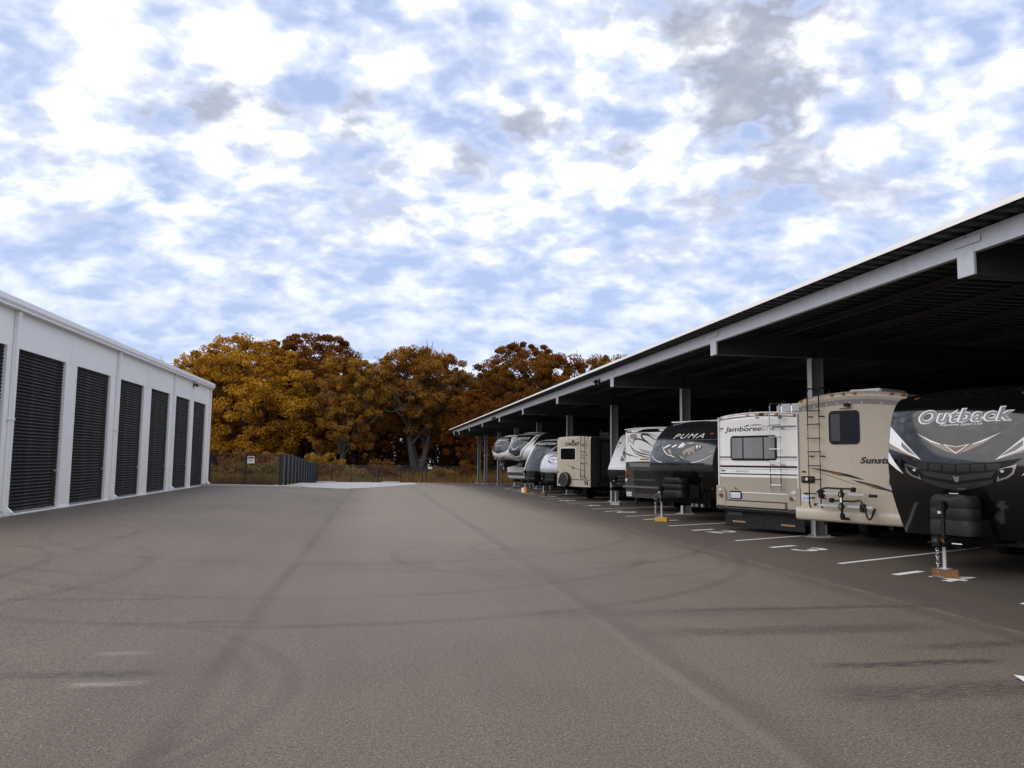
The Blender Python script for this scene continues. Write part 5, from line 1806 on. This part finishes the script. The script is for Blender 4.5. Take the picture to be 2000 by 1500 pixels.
# ---- 10, 11 fifth wheels
def fifth_wheel(P, label, tan_chin, shape):
    t = thing('fifth_wheel_trailer', label, 'trailer', place(P), RZ, 'parked recreational vehicles')
    hw = 1.25
    if shape == 0:
        prof = [(1.88, .62), (1.98, .30), (2.15, .10), (2.42, 0), (2.75, .08), (3.05, .26), (3.28, .50), (3.42, .80), (3.48, 1.1)]
    else:
        prof = [(1.80, .70), (1.90, .36), (2.1, .12), (2.42, 0), (2.8, .14), (3.1, .34), (3.35, .62), (3.48, .9), (3.54, 1.2)]
    S, top = shell(t, hw, prof, .42 if shape == 0 else .30, 2.2, .05, 10.5, 'front_cap', WHITE_GEL, IRON if shape else WHITE_GEL, roofmat=BLK_PLASTIC)
    # lower body set back behind the pin
    SL = lambda x, z: 1.75 - .12 * (z - .6)
    m = TAN_BODY if shape else WHITE_GEL
    MB().prism([(-hw + .01, 1.85, .60), (-hw + .01, 1.70, .80), (-hw + .01, 1.62, 1.90), (-hw + .01, 10.4, 1.90), (-hw + .01, 10.4, .60)], (2 * hw - .02, 0, 0)).build('lower_body', m, t, bevel=.02)
    fS = lambda x, z: 1.70 - .073 * (z - .8)
    if shape == 0:
        panel(t, 'stripe', fS, [(-1.2, 1.45), (1.2, 1.45), (1.2, 1.52), (-1.2, 1.52)], GREY_GRAPH)
        panel(t, 'lower_band', fS, [(-1.2, .82), (1.2, .82), (1.2, 1.05), (-1.2, 1.05)], CHARCOAL)
    else:
        lamp(t, fS, -.6, 1.15, .05, BLACK_GRAPH, .01, .06, 'lock')
        lamp(t, fS, .2, .90, .04, BLACK_GRAPH, .01, .05, 'lock')
    chassis(t, hw, 10.4, .62, (6.4, 7.4), 2.0)
    # dark wrap-round windscreen graphic with white frame
    if shape == 0:
        panel(t, 'windshield', S, [(-.62, 3.36), (-.88, 3.05), (-.98, 2.65), (-.70, 2.42), (0, 2.28), (.70, 2.42), (.98, 2.65), (.88, 3.05), (.62, 3.36)], SMOKE, .006)
        stripe(t, 'chin_line', S, [(-.75, 2.16), (-.4, 2.08), (0, 1.98), (.4, 2.08), (.75, 2.16)], BLACK_GRAPH, .012, .012, .05)
        panel(t, 'chin', S, [(-1.1, 2.16), (-.6, 2.07), (0, 1.93), (.6, 2.07), (1.1, 2.16), (1.0, 1.92), (.5, 1.885), (-.5, 1.885), (-1.0, 1.92)], TAN_BODY, .003)
        panel(t, 'top_reflection', S, [(-.60, 3.37), (.60, 3.37), (.75, 3.485), (-.75, 3.485)], DARK_GLOSS, .004)  # dark reflection on top of the nose, painted as a black panel
        lettering(t, 'lettering', S, 'SOLITUDE', -.55, 3.13, .14, WHITE_GRAPH, 1.1, .2, .002, 1, .006)
        lettering(t, 'lettering', S, 'S-CLASS', -.30, 2.78, .06, WHITE_GRAPH, .55, .2, .001, 1, .006)
    else:
        panel(t, 'frame_graphic', S, [(-1.02, 3.45), (-1.10, 2.9), (-1.05, 2.20), (-.15, 1.93), (.42, 2.02), (1.20, 3.1), (1.22, 3.48)], CHARCOAL, .004)
        panel(t, 'frame_white', S, [(-.98, 3.44), (-1.05, 2.9), (-1.0, 2.24), (-.15, 1.99), (.38, 2.08), (1.08, 3.0), (1.12, 3.46)], WHITE_GRAPH, .004, .004)
        panel(t, 'windshield', S, [(-.90, 3.42), (-.95, 2.9), (-.92, 2.30), (-.15, 2.06), (.28, 2.14), (.92, 2.98), (.96, 3.42)], SMOKE, .004, .008)
        panel(t, 'top_reflection', S, [(-.88, 3.32), (.94, 3.32), (1.05, 3.55), (-.90, 3.55)], DARK_GLOSS, .004, .013)  # black panel painted in for the dark reflection above the windshield
        stripe(t, 'chevron', S, [(-.72, 2.70), (-.20, 2.50), (.35, 2.75)], SILVER, .02, .01, .06, .012)
        stripe(t, 'chevron', S, [(-.72, 2.50), (-.20, 2.26), (.40, 2.62)], CHARCOAL, .02, .01, .08, .012)
        lettering(t, 'lettering', S, 'MOMENTUM', -.80, 3.12, .15, WHITE_GRAPH, 1.55, .2, .002, 1, .012)
    # pin box and king pin
    MB().prism([(-.28, .55, 1.86), (-.28, .35, 1.62), (-.28, .25, 1.45), (-.28, .75, 1.40), (-.28, 1.7, 1.62), (-.28, 1.7, 1.86)], (.56, 0, 0)).build('pin_box', BLK_STEEL, t, bevel=.015)
    MB().lathe((0, .48, 1.26), (0, 0, 1), [(.05, 0), (.05, .04), (.035, .06), (.035, .2)], 12).build('king_pin', ALU, t)
    for sx in (-1, 1):
        MB().box(sx * .85 - .05, sx * .85 + .05, 2.0, 2.1, .35, .95).build('landing_leg', BLK_STEEL, t)
        MB().lathe((sx * .85, 2.05, .035), (0, 0, 1), [(.035, 0), (.035, .4)], 10).build('leg_extension', CHROME, t)
        MB().lathe((sx * .85, 2.05, .002), (0, 0, 1), [(.12, 0), (.10, .03)], 12).build('leg_foot', BLK_STEEL, t)
    return t


trailer_outback()
motorhome_sunstar()
motorhome_jamboree()
trailer_puma()
motorhome_swirl()
trailer_white_wedge()
motorhome_conquest()
trailer_silver()
trailer_reflection()
fifth_wheel((8.6, 48.3), 'tall white fifth-wheel trailer with framed dark windshield graphic and tan lower front', True, 1)
fifth_wheel((8.1, 52.3), 'white fifth-wheel trailer with rounded nose and tan chin, farthest in the row', True, 0)


# scrap of paper on the asphalt at the right edge of view
sm = MB()
sm.quad((-.10, -.06, .004), (.02, -.07, .02), (.03, .05, .012), (-.09, .06, .03))
sm.quad((.02, -.07, .02), (.12, -.05, .006), (.11, .07, .035), (.03, .05, .012))
so = sm.build('paper_scrap', WHITE_GRAPH)
so.location = (5.27, 5.80, .002)
tag(so, 'crumpled scrap of white paper on the asphalt at the right edge', 'paper')


# ------------------------------------------------------------------ fences
def chain_mesh(p0, p1, h, sp=.075, w=.006):
    """diagonal wires between two ground points"""
    mb = MB()
    d = Vector((p1[0] - p0[0], p1[1] - p0[1], 0))
    L = d.length
    d.normalize()
    n = Vector((-d.y, d.x, 0))

    def pt(s, z, o):
        x, y = p0[0] + d.x * s, p0[1] + d.y * s
        return Vector((x, y, gz(x, y) + z)) + n * o
    k = 0
    s = -h
    while s < L:
        for sg in (1, -1):
            a0, z0, a1, z1 = s, 0.05, s + h, h + .03
            if sg < 0:
                z0, z1 = z1, z0
            # clip
            t0, t1 = 0.0, 1.0
            if a0 < 0:
                t0 = -a0 / (a1 - a0)
            if a1 > L:
                t1 = (L - a0) / (a1 - a0)
            if t1 - t0 < .02:
                continue
            A = pt(a0 + (a1 - a0) * t0, z0 + (z1 - z0) * t0, .003 * sg)
            B = pt(a0 + (a1 - a0) * t1, z0 + (z1 - z0) * t1, .003 * sg)
            e = (B - A).normalized()
            sd = n.cross(e).normalized() * w
            mb.quad(tuple(A - sd), tuple(A + sd), tuple(B + sd), tuple(B - sd))
        s += sp
    return mb


def fence(name, label, pts, h, gates=(), mesh=True):
    f = thing(name, label, 'fence', (pts[0][0], pts[0][1], 0))
    inv = Matrix.Translation((-pts[0][0], -pts[0][1], 0))

    def add(mb, nm, m, **kw):
        mb.v = [tuple(inv @ Vector(v)) for v in mb.v]
        return mb.build(nm, m, f, **kw)
    for k, (x, y) in enumerate(pts):
        z = gz(x, y)
        r = .055 if k in gates or k in (0, len(pts) - 1) else .042
        post = add(MB().lathe((x, y, z - .08), (0, 0, 1), [(r, 0), (r, h + .14), (r * .6, h + .17)], 10), 'post', FENCE_BLACK)
    for (a, b) in zip(pts[:-1], pts[1:]):
        za, zb = gz(*a), gz(*b)
        add(MB().tube([(a[0], a[1], za + h + .03), (b[0], b[1], zb + h + .03)], .028, 6), 'top_rail', FENCE_BLACK)
        add(MB().tube([(a[0], a[1], za + .06), (b[0], b[1], zb + .06)], .012, 6), 'bottom_rail', FENCE_BLACK)
        if mesh:
            o = add(chain_mesh(a, b, h), 'chain_link', FENCE_BLACK)
            o['kind'] = 'stuff'
    return f


def line_pts(a, b, n):
    return [(a[0] + (b[0] - a[0]) * k / n, a[1] + (b[1] - a[1]) * k / n) for k in range(n + 1)]


A1 = Bp(-9.95, 48.75)
C1 = Bp(-5.95, 48.9)
fence('chain_link_fence', 'short black chain-link fence between the white building and the slatted fence', [(A1.x, A1.y), ((A1.x + C1.x) / 2 - .02, (A1.y + C1.y) / 2), (C1.x - .06, C1.y)], 1.78)
FAR0 = (-5.55, 81.8)
fence('chain_link_fence', 'long black chain-link fence across the far end of the lot', [FAR0, (-4.1, 81.9), (-2.2, 82.1), (.05, 82.4), (.45, 82.4), (2.35, 82.8), (2.75, 82.8), (5.0, 83.2), (5.4, 83.2), (8.4, 83.7), (12.0, 84.2), (16, 84.8), (21, 85.4)], 1.66, gates=(3, 4, 5, 6, 7, 8))
# slatted fence: posts and privacy panels
pf = thing('slatted_fence', 'dark grey slatted privacy fence running away from the lot corner', 'fence', (C1.x, C1.y, 0))
NP = 13
sp_ = line_pts((C1.x, C1.y), FAR0, NP)
for k in range(NP + 1):
    x, y = sp_[k]
    z = gz(x, y)
    MB().box(x - C1.x - .06, x - C1.x + .12, y - C1.y - .06, y - C1.y + .06, z - .05, z + 1.86).build('post', FENCE_BLACK, pf, bevel=.006)
    if k < NP:
        x1, y1 = sp_[k + 1]
        z1 = gz(x1, y1)
        ox, oy = C1.x, C1.y
        for q in range(6):
            a, b = q / 6 + .01, (q + 1) / 6 - .01
            ax, ay = x + (x1 - x) * a - ox, y + (y1 - y) * a - oy
            bx, by = x + (x1 - x) * b - ox, y + (y1 - y) * b - oy
            if q == 0:
                ay += .05
            if q == 5:
                by -= .05
            MB().prism([(ax, ay, z + .08), (bx, by, z1 + .08), (bx + .014, by, z1 + .08), (ax + .014, ay, z + .08)], (0, 0, 1.68)).build('slat', SCREEN_GREY, pf)
        MB().tube([(x - ox, y - oy + .05, z + 1.80), (x1 - ox, y1 - oy - .05, z1 + 1.80)], .024, 6).build('top_rail', FENCE_BLACK, pf)
# notice on the short fence
mx, my = (A1.x + C1.x) / 2, (A1.y + C1.y) / 2
s = thing('fence_sign', 'small white notice with brown header hung on the black chain-link fence', 'sign', (mx + .28, my - .05, gz(mx, my) + 1.28))
sgn = MB().box(-.2, .2, -.008, .008, 0, .42).build('sign_board', WHITE_GRAPH, s, bevel=.003)
MB().box(-.18, .18, -.0125, -.0085, .27, .39).build('sign_header', SIGN_RED, s)
for z in (.21, .15, .09):
    MB().box(-.14, .14, -.0125, -.0085, z, z + .022).build('sign_line', GREY_GRAPH, s)
s2 = thing('woodland_sign', 'small white sign on a post among the tree trunks beyond the far fence', 'sign', (6.6, 95.0, gz(6.6, 95)))
MB().box(-.03, .03, 0, .06, 0, 1.5).build('post', BARK_DARK, s2)
MB().box(-.25, .25, -.02, -.002, 1.18, 1.48).build('sign_board', WHITE_GRAPH, s2)


# ------------------------------------------------------------------ trees
def np_mesh(name, verts, faces, mat):
    me = bpy.data.meshes.new(name)
    nv, nf = len(verts), len(faces)
    k = faces.shape[1]
    me.vertices.add(nv)
    me.vertices.foreach_set('co', verts.astype(np.float32).ravel())
    me.loops.add(nf * k)
    me.loops.foreach_set('vertex_index', faces.astype(np.int32).ravel())
    me.polygons.add(nf)
    me.polygons.foreach_set('loop_start', np.arange(0, nf * k, k, dtype=np.int32))
    me.polygons.foreach_set('loop_total', np.full(nf, k, dtype=np.int32))
    me.update(calc_edges=True)
    me.validate()
    me.materials.append(mat)
    return me


def leaves(centers, radii, per, size, rng, up=.25):
    """many small leaf faces scattered through clumps"""
    C = np.repeat(centers, per, axis=0)
    R = np.repeat(radii, per)[:, None]
    n = len(C)
    d = rng.normal(size=(n, 3))
    d /= np.linalg.norm(d, axis=1, keepdims=True)
    rr = rng.random((n, 1)) ** .42
    P = C + d * rr * R * np.array([1.15, 1.15, .72])
    nrm = rng.normal(size=(n, 3)) + np.array([0, 0, up]) + d * .5
    nrm /= np.linalg.norm(nrm, axis=1, keepdims=True)
    a = np.cross(nrm, rng.normal(size=(n, 3)))
    a /= np.linalg.norm(a, axis=1, keepdims=True)
    b = np.cross(nrm, a)
    s = size * (.6 + .8 * rng.random((n, 1)))
    v = np.empty((n, 4, 3))
    v[:, 0] = P - a * s
    v[:, 1] = P + b * s * .62 - a * s * .1
    v[:, 2] = P + a * s
    v[:, 3] = P - b * s * .62 - a * s * .1
    f = np.arange(n * 4).reshape(n, 4)
    return v.reshape(-1, 3), f


def make_tree(seed, H, Rw, trunk_h, clumps, per, size, leafmat, bark, trunks=1, r0=.42, low=.28):
    """returns (wood mesh, crown mesh): limbs grow outwards and up, leaf clumps sit on their ends"""
    rng = np.random.default_rng(seed)
    mb = MB()
    tips = []

    def grow(p, d, L, r, depth):
        n = 4
        pts = [Vector(p)]
        dd = Vector(d).normalized()
        for k in range(n):
            dd = (dd + Vector(rng.normal(size=3)) * .16 + Vector((0, 0, .05))).normalized()
            pts.append(pts[-1] + dd * (L / n))
        mb.tube(pts, r, 7 if depth < 2 else 5, False, r * .55)
        if depth >= 1:
            tips.append((pts[-1], depth))
            if depth >= 2:
                tips.append((pts[2], depth))
        if depth < 3:
            kk = 4 if depth == 0 else 3
            for q in range(kk):
                base = pts[-1] if q < 2 else pts[2 + (q % 2)]
                az = rng.random() * 2 * math.pi
                sp2 = .55 + .45 * rng.random()
                nd = (dd * .75 + Vector((math.cos(az), math.sin(az), .12)) * sp2).normalized()
                grow(base, nd, L * (.62 + .22 * rng.random()), r * (.5 if q >= 2 else .58), depth + 1)
    for k in range(trunks):
        az = 2 * math.pi * k / max(1, trunks) + rng.random()
        tilt = .10 if trunks == 1 else .30
        d = Vector((math.cos(az) * tilt, math.sin(az) * tilt, 1))
        off = Vector((math.cos(az), math.sin(az), 0)) * (.25 if trunks > 1 else 0)
        # trunk
        pts = [off + Vector((0, 0, -.3))]
        dd = d.normalized()
        for q in range(4):
            dd = (dd + Vector(rng.normal(size=3)) * .05).normalized()
            pts.append(pts[-1] + dd * (trunk_h / 4))
        rr = r0 if trunks == 1 else r0 * .72
        mb.tube(pts, rr * 1.2, 9, True, rr * .8)
        m = 4 if trunks == 1 else 3
        for q in range(m):
            a2 = az + 2 * math.pi * q / m + rng.random() * .8
            nd = Vector((math.cos(a2) * .75, math.sin(a2) * .75, .55 + .5 * rng.random()))
            grow(pts[-1 - (q % 2)], nd, (H - trunk_h) * .36, rr * .55, 0)
        grow(pts[-1], Vector((0, 0, 1)), (H - trunk_h) * .42, rr * .7, 0)
    # envelope clumps: fill a broad lobed crown
    cz0 = H * low
    cs, rs = [], []
    tp = [t for t, dp in tips]
    lob = rng.random(5) * 2 * math.pi
    for k in range(clumps):
        if k < clumps * .45 and tp:
            c = np.array(tp[rng.integers(len(tp))]) + rng.normal(size=3) * .35
        else:
            u = rng.random()
            az = rng.random() * 2 * math.pi
            zt = u ** .8
            env = math.sin(math.pi * min(1, .14 + .80 * zt)) ** .55
            env *= 1 + .16 * math.sin(2 * az + lob[0]) + .12 * math.sin(3 * az + lob[1] + zt * 3)
            rr = Rw * env * (rng.random() ** .30)
            c = np.array([math.cos(az) * rr, math.sin(az) * rr, cz0 + (H - cz0) * zt * .96])
        if c[2] > H:
            c[2] = H - rng.random()
        if c[2] < cz0 * .6:
            continue
        rh = math.hypot(c[0], c[1])
        if rh > Rw * 1.08:
            c[:2] *= Rw * 1.08 / rh
        cs.append(c)
        rs.append(.40 + .85 * rng.random() ** 1.6)
    v, f = leaves(np.array(cs), np.array(rs), per, size, rng)
    crown = np_mesh('crown', v, f, leafmat)
    wood = mb.mesh('trunk', bark, True, 80)
    return wood, crown


TREE_KINDS = [
    make_tree(11, 18, 8.2, 3.6, 540, 230, .13, LEAF_GOLD, BARK_DARK, 1, .42, .14),
    make_tree(23, 19, 8.0, 4.2, 540, 230, .13, LEAF_AMBER, BARK_GREY, 1, .55, .15),
    make_tree(37, 17, 8.0, 5.4, 500, 230, .13, LEAF_AMBER, BARK_GREY, 3, .62, .30),
    make_tree(41, 18, 7.4, 3.8, 500, 230, .13, LEAF_RUST, BARK_DARK, 1, .45, .12),
    make_tree(59, 15, 5.6, 3.2, 120, 150, .16, LEAF_DRAB, BARK_DARK, 1, .32, .3),
    make_tree(67, 17, 7.0, 4.0, 260, 200, .17, LEAF_RUST, BARK_DARK, 2, .5, .10),
]
HREF = [18, 19, 17, 18, 15, 17]


def ray_x(pxl, Y):
    """lateral position at distance Y for a bearing given as a photo column"""
    yaw = rad(9.768) + math.atan((pxl - 1000) / 1550)
    return math.tan(yaw) * Y


def plant_tree(kind, x, y, h, label, rz=0.0, wide=1.0, group='autumn oaks beyond the fence'):
    wood, crown = TREE_KINDS[kind]
    t = thing('oak_tree', label, 'tree', (x, y, gz(x, y)), rz, group)
    s = h / HREF[kind]
    t.scale = (s * wide, s * wide, s)
    link('trunk', wood, t)
    link('crown', crown, t)
    return t


FRONT = [
    # photo column, distance, height, kind, width, label
    (300, 118, 15.0, 4, 1.0, 'dull brown oak whose thin top shows above the white building roof'),
    (478, 106, 17.6, 0, 1.02, 'broad golden oak behind the short chain-link fence, brightest of the trees'),
    (390, 110, 15.5, 0, .8, 'smaller golden oak at the corner of the white building'),
    (604, 120, 20.4, 3, 1.05, 'tall rust-brown oak with the highest crown of the left-hand trees'),
    (672, 104, 15.2, 1, .80, 'amber oak with a thick pale trunk right of the slatted fence'),
    (818, 108, 17.0, 2, .92, 'golden-brown oak with several pale trunks spreading from one base'),
    (915, 128, 17.5, 4, .9, 'thin dull oak in the gap between the two big crowns'),
    (1030, 114, 19.4, 3, .95, 'tall rust-brown oak rising behind the canopy roof'),
    (1192, 122, 18.8, 1, .85, 'amber oak crown showing above the canopy roof edge, farthest to the right'),
    (930, 104, 11.5, 3, .8, 'low rust oak just left of the far canopy corner'),
]
rnd = random.Random(5)
for (pxl, Y, h, kd, wd, lab) in FRONT:
    plant_tree(kd, ray_x(pxl, Y), Y, h, lab, rnd.random() * 6.28, wd)
BACK = [
    (250, 130, 14, 3, 'rust oak almost hidden by the white storage building'),
    (360, 136, 14, 5, 'rust oak behind the smaller golden oak at the building corner'),
    (440, 132, 14, 5, 'rust oak filling in behind the left half of the brightest golden oak'),
    (470, 150, 15, 3, 'deep rust oak far behind the brightest golden oak'),
    (540, 130, 15.5, 3, 'rust oak behind the right half of the brightest golden oak'),
    (560, 146, 17, 5, 'far rust oak between the golden oak and the tall oak right of it'),
    (640, 134, 17.5, 5, 'rust oak behind the amber oak with the thick pale trunk'),
    (700, 146, 16.5, 1, 'far amber oak right of the thick pale trunk'),
    (735, 130, 15.4, 3, 'rust oak in the dip left of the many-trunked oak'),
    (770, 142, 16, 5, 'far rust oak behind the left side of the many-trunked oak'),
    (860, 134, 15.5, 5, 'rust oak behind the right side of the many-trunked oak'),
    (880, 150, 16, 3, 'deep rust oak far behind the many-trunked oak'),
    (970, 138, 17, 5, 'rust oak left behind the tall oak that rises over the canopy'),
    (1020, 150, 17, 3, 'deep rust oak directly behind the tall oak that rises over the canopy'),
    (1080, 136, 17, 1, 'amber oak at the right shoulder of the tall oak over the canopy'),
    (1130, 140, 17, 5, 'rust oak over the canopy roof, left of the last amber crown'),
    (1255, 138, 18.0, 3, 'rust oak mostly sunk behind the canopy roof at the far right'),
]
for (pxl, Y, h, kd, lab) in BACK:
    plant_tree(kd, ray_x(pxl, Y), Y, h, lab, rnd.random() * 6.28, .95, 'oaks deeper in the wood')


# bushes and saplings at the wood's edge
def bush_mesh(seed, r, h, n, per, mat):
    rng = np.random.default_rng(seed)
    cs = []
    for k in range(n):
        a = rng.random() * 6.28
        q = rng.random() ** .5 * r
        cs.append([math.cos(a) * q, math.sin(a) * q, .25 + (h - .3) * rng.random() * (1 - .5 * q / r)])
    v, f = leaves(np.array(cs), .28 + .3 * rng.random(len(cs)), per, .085, rng, .6)
    return np_mesh('foliage', v, f, mat)


def stems_mesh(seed, r, h, n=7):
    rng = np.random.default_rng(seed)
    mb = MB()
    for k in range(n):
        a = rng.random() * 6.28
        q = rng.random() * r * .8
        mb.tube([(0, 0, -.1), (math.cos(a) * q * .5, math.sin(a) * q * .5, h * .45), (math.cos(a) * q, math.sin(a) * q, h * .8)], .03, 5, False, .01)
    return mb.mesh('stems', BARK_DARK)


BUSH = [(bush_mesh(3, 1.7, 1.7, 34, 90, GRASS_M), stems_mesh(3, 1.7, 1.7)), (bush_mesh(9, 1.5, 2.4, 36, 90, LEAF_RUST), stems_mesh(9, 1.5, 2.4)), (bush_mesh(15, 2.2, 3.6, 50, 110, LEAF_AMBER), stems_mesh(15, 2.2, 3.6))]
BUSHES = [(455, 57, 0, 'straw-coloured bush behind the short chain-link fence, nearest the white building'), (520, 60, 0, 'straw-coloured bush behind the short fence, next to the slatted fence'),
          (435, 66, 1, 'rust-brown bush deeper behind the short chain-link fence'), (500, 72, 2, 'amber sapling thicket above the fence notice'), (560, 86, 2, 'amber sapling thicket over the slatted fence'),
          (610, 92, 2, 'amber thicket at the far end of the slatted fence'), (735, 97, 1, 'rust-brown bush left of the many-trunked oak'), (700, 91, 0, 'straw-coloured bush at the foot of the pale trunk'),
          (865, 94, 0, 'straw-coloured bush right of the many-trunked oak'), (905, 98, 1, 'rust-brown bush left of the far canopy columns'), (760, 93, 1, 'low rust bush straight down the aisle beyond the fence'), (645, 97, 2, 'amber thicket behind the far left fence corner')]
for (pxl, Y, kd, lab) in BUSHES:
    x = ray_x(pxl, Y)
    t = thing('bush', lab, 'bush', (x, Y, gz(x, Y)), rnd.random() * 6.28, 'bushes at the edge of the wood')
    link('foliage', BUSH[kd][0], t)
    link('stems', BUSH[kd][1], t)

# dry grass beyond the fences
rng = np.random.default_rng(77)
n = 60000
gy = 49.6 + (118 - 49.6) * rng.random(n) ** 1.1
gx = np.where(gy < 82.5, -5.9 - 12 * rng.random(n), -22 + 62 * rng.random(n))
keep = (gy > 82.6) | ((gx < -6.1) & (gy > 49.4))
gx, gy = gx[keep], gy[keep]
n = len(gx)
z = np.array([gz(float(a), float(b)) - .06 for a, b in zip(gx, gy)])
patch = .55 + .45 * np.sin(gx * .7 + np.cos(gy * .45) * 2) * np.cos(gy * .33)
h = (.22 + .5 * rng.random(n)) * (.5 + .6 * patch) * np.where(gy > 92, 1.5, 1.2)
a = rng.random(n) * 6.28
lean = rng.normal(size=(n, 2)) * .16
wv = .028 + .03 * rng.random(n)
v = np.empty((n, 3, 3))
v[:, 0] = np.stack([gx - np.cos(a) * wv, gy - np.sin(a) * wv, z], 1)
v[:, 1] = np.stack([gx + np.cos(a) * wv, gy + np.sin(a) * wv, z], 1)
v[:, 2] = np.stack([gx + lean[:, 0], gy + lean[:, 1], z + h], 1)
gr = link('dry_grass', np_mesh('dry_grass', v.reshape(-1, 3), np.arange(n * 3).reshape(n, 3), GRASS_M))
struct(gr, 'stuff')
tag(gr, 'dry golden grass growing beyond the fences', 'grass')

# the far wood behind the counted trees: reads as one mass
rng = np.random.default_rng(99)
cs = []
for k in range(1500):
    Y = 152 + 26 * rng.random()
    x = ray_x(180 + 1250 * rng.random(), Y)
    cs.append([x, Y, .3 + 13.5 * rng.random() ** 1.6])
v, f = leaves(np.array(cs), 1.3 + 1.1 * rng.random(len(cs)), 60, .34, rng)
fw = link('far_wood', np_mesh('far_wood', v, f, LEAF_DRAB))
struct(fw, 'stuff')
tag(fw, 'brown mass of far woodland behind the oaks', 'wood')
